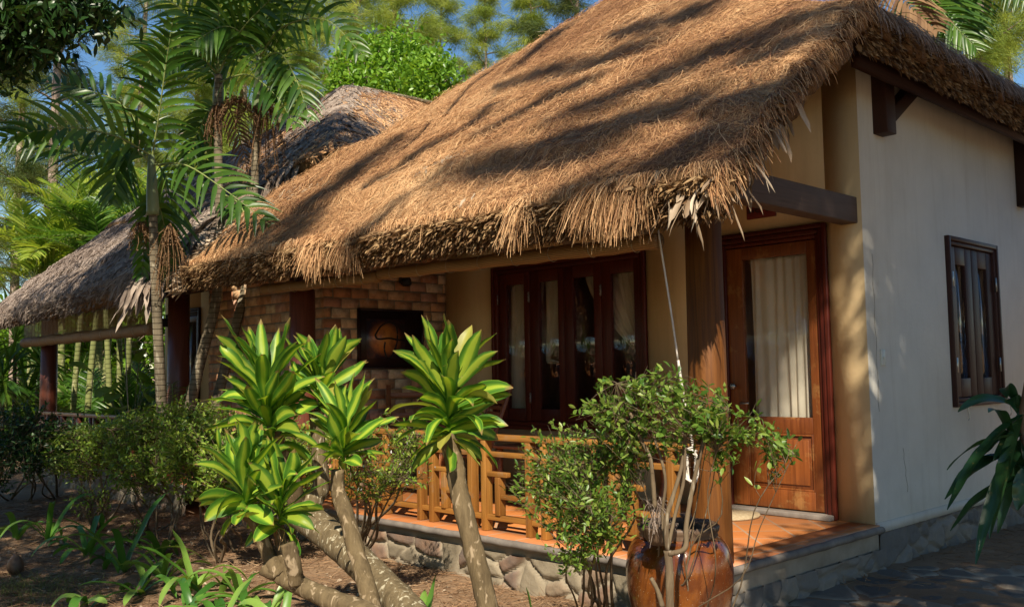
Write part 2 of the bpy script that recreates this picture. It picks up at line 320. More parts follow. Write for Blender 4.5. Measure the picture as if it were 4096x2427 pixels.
def m_stripe(name, dark, mid, lite, trans=.35):
    m = N(name); u = m.math('ABSOLUTE', m.attr('u')); r_ = m.attr('rnd')
    un = m.math('ADD', u, m.math('MULTIPLY', m.math('SUBTRACT', r_, .5), .35)); c = m.ramp(un, [(.0, lite), (.28, lite), (.44, mid), (.74, dark), (.97, dark), (1., mid)])
    sv = m.n('ShaderNodeTexWave', bands_direction='X'); cv = m.n('ShaderNodeCombineXYZ'); m.l(m.attr('u'), cv.inputs[0]); m.l(cv.outputs[0], sv.inputs['Vector']); sv.inputs['Scale'].default_value = 3.2; sv.inputs['Distortion'].default_value = .6
    c = m.mix(m.math('MULTIPLY', sv.outputs['Fac'], .28), c, mid); dk = m.ramp(r_, [(0, (.5, .5, .5)), (.5, (1, 1, 1)), (1, (1, 1, 1))]); c = m.mix(1.0, c, dk, 'MULTIPLY')
    c = m.mix(m.ramp(m.attr('t'), [(0, (.5, .5, .5)), (.3, (0, 0, 0))]), c, (mid[0]*.8, mid[1]*.95, mid[2])); tp = m.math('ADD', m.attr('t'), m.math('MULTIPLY', m.math('SUBTRACT', m.noise(m.coord(), 22, 3), .5), .22)); c = m.mix(m.ramp(m.math('ADD', tp, m.math('MULTIPLY', r_, .06)), [(.95, (0, 0, 0)), (1.0, (.9, .9, .9))]), c, (.30, .19, .07)); sp = m.noise(m.coord(), 35, 3, .6); c = m.mix(m.ramp(sp, [(.66, (0, 0, 0)), (.72, (.6, .6, .6))]), c, (.36, .34, .08)); c = m.mix(m.ramp(m.math('FRACT', m.math('MULTIPLY', r_, 7.3)), [(.90, (0, 0, 0)), (.92, (.75, .75, .75))]), c, (.42, .36, .08)); m.col(c).rough(.42); m.set(Specular_IOR_Level=.3); m.translucent(m.mix(1.0, c, (1.3, 1.3, .6), 'MULTIPLY'), trans); return m.m
MT['dracaena'] = m_stripe('striped_dracaena_leaf', (.05, .155, .018), (.16, .32, .03), (.46, .58, .055))
MT['lily'] = m_leaf('crinum_leaf', [(0, (.05, .15, .02)), (.5, (.12, .28, .035)), (1, (.28, .44, .08))], .3, .35)
MT['palm'] = m_leaf('areca_leaflet', [(0, (.03, .085, .010)), (.6, (.07, .165, .018)), (1, (.14, .26, .03))], .42, .35, .5, 1.5)
MT['palm_yellow'] = m_leaf('yellow_palm_leaflet', [(0, (.13, .24, .03)), (.5, (.27, .38, .05)), (1, (.45, .52, .09))], .45, .4, .4, 1.5)
MT['palm_dead'] = m_strand('withered_frond', [(.1, (.12, .06, .028)), (.95, (.33, .20, .10))], .7, .2, 3, .25)
MT['fruit'] = m_strand('palm_fruit', [(.1, (.09, .05, .02)), (.95, (.24, .13, .06))], .6, .3)
MT['rachis'] = m_plain('frond_stem', (.13, .17, .05), (.27, .31, .10), 6, .5, .1)
MT['shaft'] = m_plain('green_crownshaft', (.11, .15, .07), (.22, .26, .13), 4, .45, .15)
MT['palm_bark'] = m_bark('ringed_palm_bark', (.12, .095, .06), (.22, .18, .12), (.32, .28, .20), .8, 5.5)
MT['cane_bark'] = m_bark('green_cane_bark', (.13, .15, .05), (.26, .27, .10), (.36, .34, .18), .6, 4.0)
MT['drac_bark'] = m_bark('dracaena_bark', (.075, .052, .026), (.19, .138, .072), (.33, .25, .155), 1.8, 0)
MT['grey_bark'] = m_bark('lichen_bark', (.075, .055, .028), (.20, .15, .082), (.44, .39, .27), 2.2, 0)
MT['twig'] = m_bark('twig_bark', (.09, .06, .035), (.20, .15, .09), (.28, .23, .16), 1)
MT['casuarina_bark'] = m_bark('casuarina_bark', (.20, .14, .10), (.40, .31, .25), (.52, .44, .36), .35)
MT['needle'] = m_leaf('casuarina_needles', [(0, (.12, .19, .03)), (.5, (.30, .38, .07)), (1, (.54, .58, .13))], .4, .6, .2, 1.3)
MT['needle_dark'] = m_leaf('shaded_casuarina_needles', [(0, (.04, .07, .02)), (.5, (.11, .15, .04)), (1, (.22, .24, .08))], .35, .6, .2, 1.2)  # darker copy of the casuarina needle colour, shade put into the tone
MT['bright'] = m_leaf('bright_tree_leaf', [(0, (.09, .20, .018)), (.5, (.20, .38, .035)), (1, (.36, .56, .06))], .4, .35, .4, 1.3)
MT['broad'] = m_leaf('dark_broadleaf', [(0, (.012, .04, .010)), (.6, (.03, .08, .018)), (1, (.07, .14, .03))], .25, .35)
MT['shrub'] = m_leaf('shrub_leaf', [(0, (.06, .14, .018)), (.5, (.15, .26, .035)), (1, (.33, .42, .08))], .35, .38)
MT['hedge'] = m_leaf('hedge_leaf', [(0, (.09, .18, .02)), (.5, (.21, .33, .04)), (1, (.42, .52, .08))], .35, .4)
MT['fern'] = m_leaf('drooping_leaf', [(0, (.015, .055, .02)), (.7, (.03, .09, .03)), (1, (.06, .13, .04))], .2, .3, .5)
MT['glossy_green'] = m_leaf('broad_pale_leaf', [(0, (.12, .26, .04)), (1, (.30, .46, .10))], .4, .35)
MT['grass'] = m_leaf('grass', [(0, (.10, .13, .03)), (1, (.28, .28, .09))], .3, .6, .2)
MT['flower'] = m_plain('white_petal', (.8, .8, .78), (.85, .85, .83), 5, .6, 0)
m = N('glazed_amber'); nz = m.noise(m.coord((1, 1, .45)), 5, 6, .65, .7); cr = m.n('ShaderNodeTexVoronoi', feature='DISTANCE_TO_EDGE'); cr.inputs['Scale'].default_value = 42; m.l(m.coord(), cr.inputs['Vector'])
c = m.ramp(nz, [(.25, (.03, .007, .003)), (.5, (.11, .029, .006)), (.75, (.29, .095, .014))]); c = m.mix(m.math('MULTIPLY', m.math('LESS_THAN', cr.outputs['Distance'], .03), .3), c, (.10, .04, .015))
sp = m.noise(m.coord(), 120, 2); c = m.mix(m.math('MULTIPLY', m.math('GREATER_THAN', sp, .70), .5), c, (.7, .55, .35)); m.col(c).rough(.16); m.bump(m.noise(m.coord(), 26, 4), .18, .01); m.set(Coat_Weight=.5, Coat_Roughness=.08); MT['glaze'] = m.m
MT['jar_rim'] = m_plain('dark_jar_rim', (.06, .035, .02), (.17, .11, .07), 12, .5, .4)
MT['metal'] = m_plain('steel', (.35, .35, .34), (.55, .55, .53), 20, .35, .05); MT['metal'].node_tree.nodes['Principled BSDF'].inputs['Metallic'].default_value = .9
MT['iron'] = m_plain('black_iron', (.01, .01, .01), (.03, .028, .025), 20, .5, .1)
MT['plastic'] = m_plain('cream_plastic', (.62, .63, .55), (.70, .71, .62), 3, .4, 0)
MT['rope'] = m_plain('white_cord', (.55, .50, .42), (.75, .70, .62), 30, .8, .5, 90)
MT['string'] = m_plain('grey_cord', (.25, .22, .17), (.42, .38, .3), 30, .8, .2)
m = N('bamboo_blind'); wv = m.n('ShaderNodeTexWave', bands_direction='Z'); wv.inputs['Scale'].default_value = 28; wv.inputs['Distortion'].default_value = 1.5; m.l(m.coord(), wv.inputs['Vector']); c = m.mix(wv.outputs['Fac'], (.10, .05, .016), (.30, .165, .055)); c = m.mix(m.math('MULTIPLY', m.noise(m.coord((1, 8, 8)), 2, 4), .5), c, (.3, .17, .07)); m.col(c).rough(.6); m.bump(wv.outputs['Fac'], .4, .004); MT['bamboo'] = m.m
m = N('curtain_cloth'); v = m.coord(); c = m.ramp(m.noise(v, 3, 3), [(.3, (.74, .66, .52)), (.7, (.84, .77, .63))]); m.col(c).rough(.9); m.bump(m.noise(v, 160, 2), .1, .001); m.translucent(c, .10); MT['cloth'] = m.m
for gname, gbase in (('glass', .10), ('glass_clear', .03)):
    m = N('window_glass' if gname == 'glass' else 'door_glass'); m.set(Roughness=.02, Specular_IOR_Level=.5); m.b.inputs['Base Color'].default_value = (.02, .02, .02, 1)
    g = m.n('ShaderNodeBsdfGlossy'); g.inputs['Roughness'].default_value = .01; tr = m.n('ShaderNodeBsdfTransparent'); tr.inputs[0].default_value = (.97, .975, .97, 1); lw = m.n('ShaderNodeLayerWeight'); lw.inputs[0].default_value = .5; pw = m.math('POWER', lw.outputs['Facing'], 3.0); x = m.n('ShaderNodeMixShader')
    m.l(m.math('ADD', m.math('MULTIPLY', pw, .5), gbase), x.inputs[0]); m.l(tr.outputs[0], x.inputs[1]); m.l(g.outputs[0], x.inputs[2]); m.l(x.outputs[0], m.o.inputs[0]); MT[gname] = m.m
MT['room'] = m_plain('room_wall', (.30, .22, .15), (.40, .30, .21), 2, .9, .1)
m = N('abstract_print'); v = m.n('ShaderNodeTexCoord'); pos = m.n('ShaderNodeSeparateXYZ'); m.l(v.outputs['Generated'], pos.inputs[0])
dy = m.math('SUBTRACT', pos.outputs[1], .48); dz = m.math('SUBTRACT', pos.outputs[2], .5); rr = m.math('SQRT', m.math('ADD', m.math('MULTIPLY', dy, dy), m.math('MULTIPLY', dz, dz))); nz = m.noise(v.outputs['Object'], 10, 6, .7)
rr = m.math('ADD', rr, m.math('MULTIPLY', m.math('SUBTRACT', nz, .5), .12)); c = m.ramp(rr, [(.0, (.62, .25, .06)), (.30, (.50, .16, .035)), (.46, (.03, .02, .03)), (1, (.015, .02, .035))]); c = m.mix(m.ramp(nz, [(.5, (0, 0, 0)), (.6, (.5, .5, .5))]), c, (.16, .05, .02)); m.col(c).rough(.3); MT['print'] = m.m
MT['mat_black'] = m_plain('dark_mount', (.02, .010, .010), (.035, .016, .014), 2, .35, 0)
MT['sign'] = m_wood('sign_board', (.12, .012, .01), (.22, .03, .02), 'X', .4)
MT['doormat'] = m_plain('coir_mat', (.30, .22, .12), (.5, .4, .25), 40, .95, .8, 120)
MT['pale_stone'] = m_plain('pale_concrete', (.42, .40, .37), (.62, .60, .56), 4, .9, .4, 30)
# ---------------------------------------------------------------- ground, paving
def axis(lo, hi, core0, core1, fine, growth=1.18):
    a = list(np.arange(core0, core1+1e-6, fine)); s = fine; x = core1
    while x < hi: s *= growth; x += s; a.append(x)
    s = fine; x = core0
    while x > lo: s *= growth; x -= s; a.insert(0, x)
    return A(a)
gx = axis(-260, 200, -15, 1, .09); gy = axis(-200, 300, 1, 8.5, .09)
X, Y = np.meshgrid(gx, gy, indexing='ij'); Z = ground_z(X, Y)
Z = np.where((abs(X) > 30) | (abs(Y) > 30), .0, Z)
nx, ny = X.shape; idx = np.arange(nx*ny).reshape(nx, ny)
F = np.stack([idx[:-1, :-1], idx[1:, :-1], idx[1:, 1:], idx[:-1, 1:]], -1).reshape(-1, 4)
tag(mesh('ground', np.stack([X, Y, Z], -1).reshape(-1, 3), F, MT['soil'], smooth=True), kind='structure')
def worley(P, S, rnd_seed=0):
    """distance to the cell border and the id of the nearest seed"""
    d = np.sqrt(((P[:, None, :]-S[None])**2).sum(-1)); o = np.argsort(d, axis=1)[:, :2]; i = np.arange(len(P))
    return d[i, o[:, 1]]-d[i, o[:, 0]], o[:, 0]
def stone_face(name, o, ux, uy, lu, lv, cell, depth, mat, parent, seed, step=.018, gap=.02, squash=1.3, ragged=0, mask=None, flat=False):
    r = np.random.default_rng(seed); nu, nv = max(2, int(lu/step)), max(2, int(lv/step))
    u = np.linspace(0, lu, nu+1); v = np.linspace(0, lv, nv+1); U, Vv = np.meshgrid(u, v, indexing='ij'); P = np.stack([U.ravel(), Vv.ravel()*squash], -1)
    n = int(lu*lv*squash/cell**2*1.2)+4; S = np.stack([r.random(n)*lu, r.random(n)*lv*squash], -1)
    for _ in range(3):  # relax a little
        d = ((S[:, None]-S[None])**2).sum(-1)+np.eye(n)*9; j = d.argmin(1); dv = S-S[j]; L = np.sqrt((dv**2).sum(-1))[:, None]; S += dv/L*np.clip(cell*.75-L, 0, 1)*.5
    Pw = P+np.stack([wob(P[:, 0], P[:, 1], seed+1, 9)*.02, wob(P[:, 0], P[:, 1], seed+2, 9)*.02], -1)*cell/.2
    b, i = np.zeros(len(P)), np.zeros(len(P), int)
    for s in range(0, len(P), 20000): b[s:s+20000], i[s:s+20000] = worley(Pw[s:s+20000], S)
    g = np.clip((b-gap)/(cell*.16), 0, 1); hr = r.random(n); tilt = r.normal(size=(n, 2))*.5
    h = depth*g**.6*(.55+.45*hr[i]) + depth*g*((P-S[i])*tilt[i]).sum(-1)*(0 if flat else 1.5) + depth*.12*wob(P[:, 0], P[:, 1], seed+5, 26)
    ux, uy = A(ux, float), A(uy, float); nn = np.cross(ux, uy); o = A(o, float)
    V = o+P[:, :1]*ux+(P[:, 1:]/squash)*uy+h[:, None]*nn
    idx = np.arange((nu+1)*(nv+1)).reshape(nu+1, nv+1); F = np.stack([idx[:-1, :-1], idx[1:, :-1], idx[1:, 1:], idx[:-1, 1:]], -1).reshape(-1, 4)
    if mask is not None: F = F[mask(V)[F].all(1)]
    return mesh(name, V, F, mat, parent, {'rnd': hr[i], 'u': 1-np.clip(g*1.6, 0, 1)}, True)
def in_path(V):
    x, y = V[:, 0], V[:, 1]+.06*np.sin(V[:, 0]*9)+.04*np.sin(V[:, 0]*23)
    return (y < 6.95+(x+3.15)*1.0-0*x) & (y > 3.6)
pth = stone_face('path', (-3.22, 3.2, .118), (1, 0, 0), (0, 1, 0), 3.6, 4.4, .30, .02, MT['paving'], None, 41, .022, .035, 1, mask=in_path, flat=True); tag(pth, kind='structure')
# ---------------------------------------------------------------- cottages
XM = -9.43
H1 = thing('thatched_cottage', 'thatched cottage with ochre front wall and sunlit porch, nearest the camera', 'cottage', (-6, 8.5, .1), 'thatched cottages in a row')
H2 = thing('thatched_cottage', 'shaded grey thatched cottage beyond the leaning trunks, its porch behind the hedge', 'cottage', (-12.8, 8.5, .1), 'thatched cottages in a row')
def mx(x, left): return 2*XM-x if left else x
def base_z(x): return 2.665-.014*(x+2.8)
def zf_skirt(x, y):
    e = y-4.2; z = base_z(x)+.74*e+.09*(1-np.exp(-e/.18))
    z = z+.028*wob(x, y, 21, 2.2)+.014*wob(x, y, 22, 7)+.007*wob(x, y, 23, 19)
    for e0, a, sd in ((.42, .06, 1), (.85, .05, 2), (1.5, .04, 3)):
        ee = e-e0-.07*wob(x, x*0, 30+sd, 2.6)-.03*wob(x, x*0, 35+sd, 9); z = z+a*np.clip(ee/.05, 0, 1)-a*.8*np.clip(ee/.5, 0, 1)
    return z-.05*np.exp(-((-2.78-x)/.12)**2)-.05*np.exp(-((x+9.2)/.15)**2)
def zf_up(x, y):
    a = 4.13+.88*(y-6.05); b = 4.00+.57*(-2.75-x); c = 4.10+.67*(x-XM); k = .09
    z = -k*np.log(np.exp(-a/k)+np.exp(-b/k)+np.exp(-c/k)); bk = 12.6; z = np.minimum(z, 4.13+.88*(bk-y)*.9)
    return z+.03*wob(x, y, 25, 2)+.016*wob(x, y, 26, 6)
def zf_all(x, y):
    t = np.clip((y-5.85)/.4, 0, 1); t = t*t*(3-2*t); up = zf_up(x, y); s = zf_skirt(x, y)
    return s*(1-t)+up*t
def zf_l_skirt(x, y): return zf_skirt(mx(x, True), y)
def zf_l_up(x, y): return zf_up(mx(x, True), y)+.16
def slab(name, zf, x0, x1, y0, y1, parent, th=.22, dx=.045, mat='thatch', jag=.03):
    xs = np.linspace(x0, x1, int((x1-x0)/dx)+1); ys = np.linspace(y0, y1, int((y1-y0)/dx)+1); X, Y = np.meshgrid(xs, ys, indexing='ij')
    jx = rng.normal(size=X.shape)*.004; X2 = X+jx; j = jag*wob(xs, xs*0, 77, 14)+jag*.5*rng.normal(size=len(xs)); Y2 = Y.copy(); Y2[:, 0] += j
    i2 = jag*wob(ys, ys*0, 78, 12)+jag*.5*rng.normal(size=len(ys)); X2[0] += i2; X2[-1] -= i2
    Z = zf(X2, np.maximum(Y2, y0)); thm = th*(1+.12*wob(X, Y, 79, 5)); n, m_ = X.shape; nv = n*m_
    V = np.concatenate([np.stack([X2, Y2, Z], -1).reshape(-1, 3), np.stack([X2, Y2+.05, Z-thm], -1).reshape(-1, 3)])
    idx = np.arange(nv).reshape(n, m_); q = np.stack([idx[:-1, :-1], idx[1:, :-1], idx[1:, 1:], idx[:-1, 1:]], -1).reshape(-1, 4)
    def wall(a): return np.stack([a[:-1], a[:-1]+nv, a[1:]+nv, a[1:]], -1)
    F = np.concatenate([q, (q+nv)[:, ::-1], wall(idx[:, 0]), wall(idx[:, -1])[:, ::-1], wall(idx[0])[:, ::-1], wall(idx[-1])])
    o = mesh(name, V, F, MT[mat], parent, smooth=True); return o
roof1 = slab('thatch_roof', zf_all, -9.2, -2.78, 4.2, 12.6, H1, .19)
def mesh_strands(name, zf, dom, n, L, W, mats, parent, spread=.55, flow=.8, lift=.012, seed=0, keep=None, slope_dir=None):
    x = dom[0]+rng.random(n)*(dom[1]-dom[0]); y = dom[2]+rng.random(n)*(dom[3]-dom[2])
    if keep is not None: k = keep(x, y); x, y = x[k], y[k]; n = len(x)
    e = .01; zx = (zf(x+.05, y)-zf(x-.05, y))/.1; zy = (zf(x, y+.05)-zf(x, y-.05))/.1
    nn = unit(np.stack([-zx, -zy, np.ones(n)], -1)); down = unit(np.stack([-zx, -zy, -(zx**2+zy**2)], -1)); sd = np.cross(nn, down)
    a = flow*wob(x, y, seed+60, 3.0)+rng.normal(size=n)*spread; seg = 4; Ls = L*(.5+rng.random(n)); curv = rng.normal(size=n)*1.1; lf = lift*(.2+rng.random(n)*1.6)
    P = [np.stack([x, y, zf(x, y)+lf], -1)]; cur = np.stack([x, y], -1)
    ang = a.copy()
    for s in range(seg):
        dv = down*np.cos(ang)[:, None]+sd*np.sin(ang)[:, None]; cur = cur+dv[:, :2]*(Ls/seg)[:, None]; cur[:, 1] = np.maximum(cur[:, 1], dom[2]-.035*(s+1)/seg); cur[:, 0] = np.clip(cur[:, 0], dom[0]-.02, dom[1]+.02); ang = ang+curv/seg+rng.normal(size=n)*.25
        arch = math.sin(math.pi*(s+1)/seg)*.4+.15; P.append(np.stack([cur[:, 0], cur[:, 1], zf(np.clip(cur[:, 0], dom[0]-.02, dom[1]+.02), np.clip(cur[:, 1], dom[2], dom[3]))+lf*arch*1.6+.002-np.clip(dom[2]-cur[:, 1], 0, 1)*1.7], -1))
    P = np.stack(P, 1); T = unit(np.gradient(P, axis=1)); S = unit(np.cross(T, nn[:, None])+.35*rng.normal(size=(n, 1, 3)))
    wv = (W*(.6+.8*rng.random(n)))[:, None, None]*A([.5, .5, .45, .35, .15])[None, :, None]
    V = np.stack([P-S*wv, P+S*wv], 2).reshape(-1, 3); q = A([[2*i, 2*i+1, 2*i+3, 2*i+2] for i in range(seg)]); F = (np.arange(n)[:, None, None]*10+q[None]).reshape(-1, 4)
    r = np.clip(rng.random(n)*.75+.25*wob(x, y, seed+61, 2)+.12, 0, 1)
    return mesh(name, V, F, mats, parent, {'rnd': np.repeat(r, 10)})
def vis1(x, y): return (y < 7.2+.45*rng.random(len(x))*8)
def not_hidden(x, y): return ~((y > 8.9) | ((y > 6.2) & (x > -2.9) & (y > 8)))
kS = mesh_strands('thatch_needles', zf_all, (-9.2, -2.78, 4.2, 8.9), int(330000*DENS), .115, .0036, MT['straw'], roof1, 1.5, 1.0, .012, 1, lambda x, y: ((y < 6.6) | (rng.random(len(x)) < .75)) & (y > 4.2+.16*rng.random(len(x))))
mesh_strands('loose_needles', zf_all, (-9.2, -2.78, 4.2, 8.5), int(18000*DENS), .22, .0036, MT['straw'], roof1, 1.3, .5, .04, 3, lambda x, y: y > 4.45)
mesh_strands('leaf_scraps', zf_skirt, (-9.15, -3.0, 4.2, 5.3), int(2600*DENS), .07, .022, MT['dry_leaf'], roof1, .5, .3, .02, 5, lambda x, y: (wob(x, y, 91, 3.2) > .38) & (y < 5.0+.4*wob(x, x*0, 92, 2)))
def eave_face(name, x0, x1, y, zt, hgt, parent, n, mats, drop=0.0):
    """cut ends of the thatch stalks under the eave"""
    x = x0+rng.random(n)*(x1-x0); v = rng.random(n); z = zt(x)-.02-v*hgt; yy = y+.012+.10*v**1.3+.03*rng.normal(size=n)
    D = unit(np.stack([rng.normal(size=n)*.45, -1+.0*x, -.35-.8*v+.3*rng.normal(size=n)], -1))
    V, F, a = blades(np.stack([x, yy, z], -1), D, .035+.05*rng.random(n), .009+.013*rng.random(n), .3, 2, 1, 0, 'strap', roll=2.0, wig=.12, rnd=np.clip(rng.random(n)*.9+.15*(1-v), 0, 1))
    return mesh(name, V, F, mats, parent, a)
def fringe(name, x0, x1, y, zt, parent, n, mats, Lm=.22, seed=3, clump=None):
    x = x0+rng.random(n*3)*(x1-x0); dn = .25+.9*np.clip(wob(x, x*0, seed, 3.0)+.45*wob(x, x*0, seed+1, 11), 0, 2) if clump is None else clump(x)
    k = rng.random(n*3) < dn*.55; x = x[k][:n]; dn = dn[k][:n]; n = len(x); L = Lm*(.25+.75*rng.random(n)**1.2)*(.45+.75*np.clip(dn, 0, 1.5))
    B = np.stack([x, y+.03+.07*rng.random(n), zt(x)+.02+.05*rng.random(n)], -1)
    D = unit(np.stack([rng.normal(size=n)*.35, -.40+.2*rng.normal(size=n), -.35-.4*rng.random(n)], -1))
    V, F, a = blades(B, D, L*1.35, .0040+.003*rng.random(n), 3.2, 6, 1, 0, 'needle', roll=1.5, wig=.16, rnd=np.clip(rng.random(n)*.7+.3, 0, 1)); return mesh(name, V, F, mats, parent, a)
zt1 = lambda x: base_z(x)+0*x
eave_face('stalk_ends', -9.2, -2.8, 4.2, zt1, .20, roof1, int(24000*DENS), MT['reed_end'])
fringe('eave_fringe', -9.2, -2.8, 4.17, zt1, roof1, int(5200*DENS), MT['straw'], .085)
def clump2(x):
    o = 0*x
    for p_, w_, h_ in ((1275, .20, 1.7), (1400, .10, 1.9), (1150, .10, .8), (2095, .07, 2.3), (2330, .10, 1.2), (2440, .12, 2.0), (2540, .08, 2.1), (2640, .05, .6), (2780, .05, .6), (950, .10, .6), (1700, .04, .8)): o = o+h_*np.exp(-((x-on_y(p_, 980, 4.2)[0])/w_)**2)
    return o
fringe('hanging_tufts', -9.2, -2.8, 4.16, zt1, roof1, int(5200*DENS), MT['straw'], .20, 3, clump2)
# right rake of the porch skirt: cut stalks, then large pale dried leaves
def rake_pts(n, x=-2.78, y0=4.2, y1=6.15):
    y = y0+rng.random(n)*(y1-y0); return y, zf_skirt(np.full(n, x), y)
n = int(7000*DENS); y, z = rake_pts(n); v = rng.random(n)
V, F, a = blades(np.stack([-2.80-.08*v+.03*rng.normal(size=n), y, z-.02-.17*v*np.clip(1.6-(y-4.2), .45, 1)], -1), unit(np.stack([1+0*y, -.3+rng.normal(size=n)*.5, -.5-.7*v+.3*rng.normal(size=n)], -1)), .05+.05*rng.random(n), .010+.014*rng.random(n), .3, 2, 1, 0, 'strap', roll=2., wig=.12)
mesh('rake_stalk_ends', V, F, MT['reed_end'], roof1, a)
n = int(1700*DENS); y, z = rake_pts(n, y0=4.15); V, F, a = blades(np.stack([-2.84+.05*rng.random(n), y, z+.01], -1), unit(np.stack([.8+0*y, -.45+.4*rng.normal(size=n), -.2+0*y], -1)), .08+.20*rng.random(n), .005, 3., 6, 1, 0, 'needle', roll=1.5, wig=.15); mesh('rake_fringe', V, F, MT['straw'], roof1, a)
n = int(330*DENS); y, z = rake_pts(n, y0=4.25, y1=5.0); x = -2.86+.06*rng.random(n)
x[:26] = -2.85-.25*rng.random(26)**1.3; y[:26] = 4.2; z[:26] = base_z(x[:26])-.02
V, F, a = blades(np.stack([x, y, z-.04-.10*rng.random(n)], -1), unit(np.stack([.35+.3*rng.normal(size=n), -.55+.3*rng.normal(size=n), -.7+0*y], -1)), .08+.27*rng.random(n)**1.6, .010+.024*rng.random(n)**2, 1.6, 6, 2, .5, 'strap', roll=1.6, wig=.15); mesh('dried_leaves', V, F, MT['dry_leaf'], roof1, a, True)
# side eave of the upper roof
n = int(13000*DENS); y = 6.0+rng.random(n)*6.3; v = rng.random(n); z = zf_up(np.full(n, -2.78), y)
V, F, a = blades(np.stack([-2.80-.06*v, y, z-.01-.25*v], -1), unit(np.stack([1+0*y, rng.normal(size=n)*.5, -.4-.9*v], -1)), .05+.06*rng.random(n), .012+.022*rng.random(n), .4, 2, 1, 0, 'strap', roll=2., wig=.12); mesh('side_stalk_ends', V, F, MT['reed_end'], roof1, a)
n = int(2600*DENS); y = 6.05+rng.random(n)*4.3; k = rng.random(n) < .35+.6*np.clip(wob(y, y*0, 7, 2.5), 0, 1); y = y[k]; n = len(y); z = zf_up(np.full(n, -2.78), y)
V, F, a = blades(np.stack([-2.80+0*y, y, z+.01], -1), unit(np.stack([.7+0*y, rng.normal(size=n)*.35, 0*y], -1)), .10+.24*rng.random(n), .0055, 3.2, 6, 1, 0, 'needle', roll=1.5, wig=.15); mesh('side_fringe', V, F, MT['straw_grey'], roof1, a)
# left rake stubs
n = int(700*DENS); y = 4.15+rng.random(n)*.5; x = -9.22-.0*y; V, F, a = blades(np.stack([x, y, zf_skirt(np.full(n, -9.2), np.maximum(y, 4.2))-.22*rng.random(n)], -1), unit(np.stack([-1+0*y, -.5+.3*rng.normal(size=n), -.1+.3*rng.normal(size=n)], -1)), .10+.10*rng.random(n), .018, .5, 3, 1, 0, 'strap', roll=1., wig=.08); mesh('corner_stalks', V, F, MT['dry_leaf'], roof1, a)
k = K(); k.tube([(-3.1, 6.62, 4.47), (-3.25, 7.05, 4.62)], .045, 10); k.build('ridge_pole', MT['casuarina_bark'], roof1, True)
# timber under the roof
k = K()
for x in np.arange(-9.0, -3.2, .62): k.bar((x, 4.35, base_z(x)-.235), (x, 6.7, base_z(x)-.235+.74*2.35), .07, .07)
k.build('rafters', MT['wood_beam'], H1)
k = K(); k.box((-9.2, 4.80, 2.60), (-3.2, 4.92, 2.74)); k.build('eave_beam', MT['wood_red_x'], H1, bevel=.006)
k = K(); k.box((-3.42, 4.55, 2.70), (-3.28, 6.80, 2.90)); k.build('porch_beam', MT['wood_beam'], H1, bevel=.008)
k = K(); k.box((-3.04, 6.3, 3.74), (-2.97, 12.4, 3.86)); k.box((-3.22, 6.3, 3.93), (-2.95, 12.4, 3.95)); k.build('barge_board', MT['wood_dark'], H1)
b = K(); b.box((-3.25, 7.05, 3.42), (-3.13, 7.21, 4.12)); b.bar((-3.19, 7.18, 3.56), (-3.19, 7.88, 4.02), .10, .11); b.box((-3.249, 6.9, 3.98), (-3.10, 8.5, 4.13)); b.prism([(0, 0), (.10, -.02), (.14, .05), (.24, .05), (.24, .15), (0, .15)], (-3.245, 8.5, 3.98), (0, 1, 0), (0, 0, 1), (.13, 0, 0)); b.build('roof_bracket', MT['wood_dark'], H1, bevel=.008)
b = K(); b.box((-3.25, 10.2, 3.2), (-3.12, 10.36, 4.1)); b.build('corner_post', MT['wood_dark'], H1, bevel=.006)
# ---- walls
def wall_y(name, y, th, x0, x1, z0, z1, holes, mat, parent):
    k = K(); xs = sorted(set([x0, x1]+[h[0] for h in holes]+[h[1] for h in holes]))
    for a_, b_ in zip(xs[:-1], xs[1:]):
        hs = [h for h in holes if h[0] <= a_+1e-6 and h[1] >= b_-1e-6]; z = z0
        for h in hs:
            if h[2] > z: k.box((a_, y, z), (b_, y+th, h[2]))
            z = h[3]
        k.box((a_, y, z), (b_, y+th, z1))
    return k.build(name, mat, parent)
DO = (-4.58, -3.536, .45, 2.738); WO = (-7.38, -5.312, 1.035, 2.73); SW = (8.33, 9.49, 1.255, 2.74)
wall_y('front_wall', 6.8, .16, -8.18, -3.25, .40, 4.15, [DO, WO], MT['wall_front'], H1)
k = K(); X0 = -3.41
ys_, zs_ = [6.802, SW[0], SW[1], 12.2], [.385, SW[2], SW[3], 4.3]; V = [(x_, y_, z_) for x_ in (-3.247, X0) for y_ in ys_ for z_ in zs_]; F = []
for i in range(3):
    for j in range(3):
        a_ = i*4+j
        if (i, j) != (1, 1): F += [(a_, a_+4, a_+5, a_+1), (a_+16, a_+17, a_+21, a_+20)]
F += [(5, 6, 22, 21), (9, 25, 26, 10), (5, 21, 25, 9), (6, 10, 26, 22), (0, 1, 17, 16), (1, 2, 18, 17), (2, 3, 19, 18)]
k.add(V, F); k.box((-3.246, 6.803, .385), (-3.232, 12.2, .46)); sw_ = k.build('side_wall', MT['wall_side'], H1); k = K(); k.tube([on_x(3488+8*math.sin(i*1.7)*.3+i*1.9, 1015+i*42, -3.2455) for i in range(16)], .0016, 4); k.tube([on_x(3612+i*2.5+2*math.sin(i*2.1), 1790+i*22, -3.2455) for i in range(9)], .0018, 4); k.build('plaster_crack', MT['mortar'], sw_)
k = K(); k.box((-8.1, 10.2, .4), (-3.42, 10.3, 4.0)); k.box((-8.16, 6.97, .4), (-8.10, 10.2, 4.0)); k.box((-8.1, 6.97, 3.6), (-3.42, 10.2, 3.65)); k.box((-8.1, 6.97, .38), (-3.42, 10.2, .44)); k.build('room', MT['room'], H1)
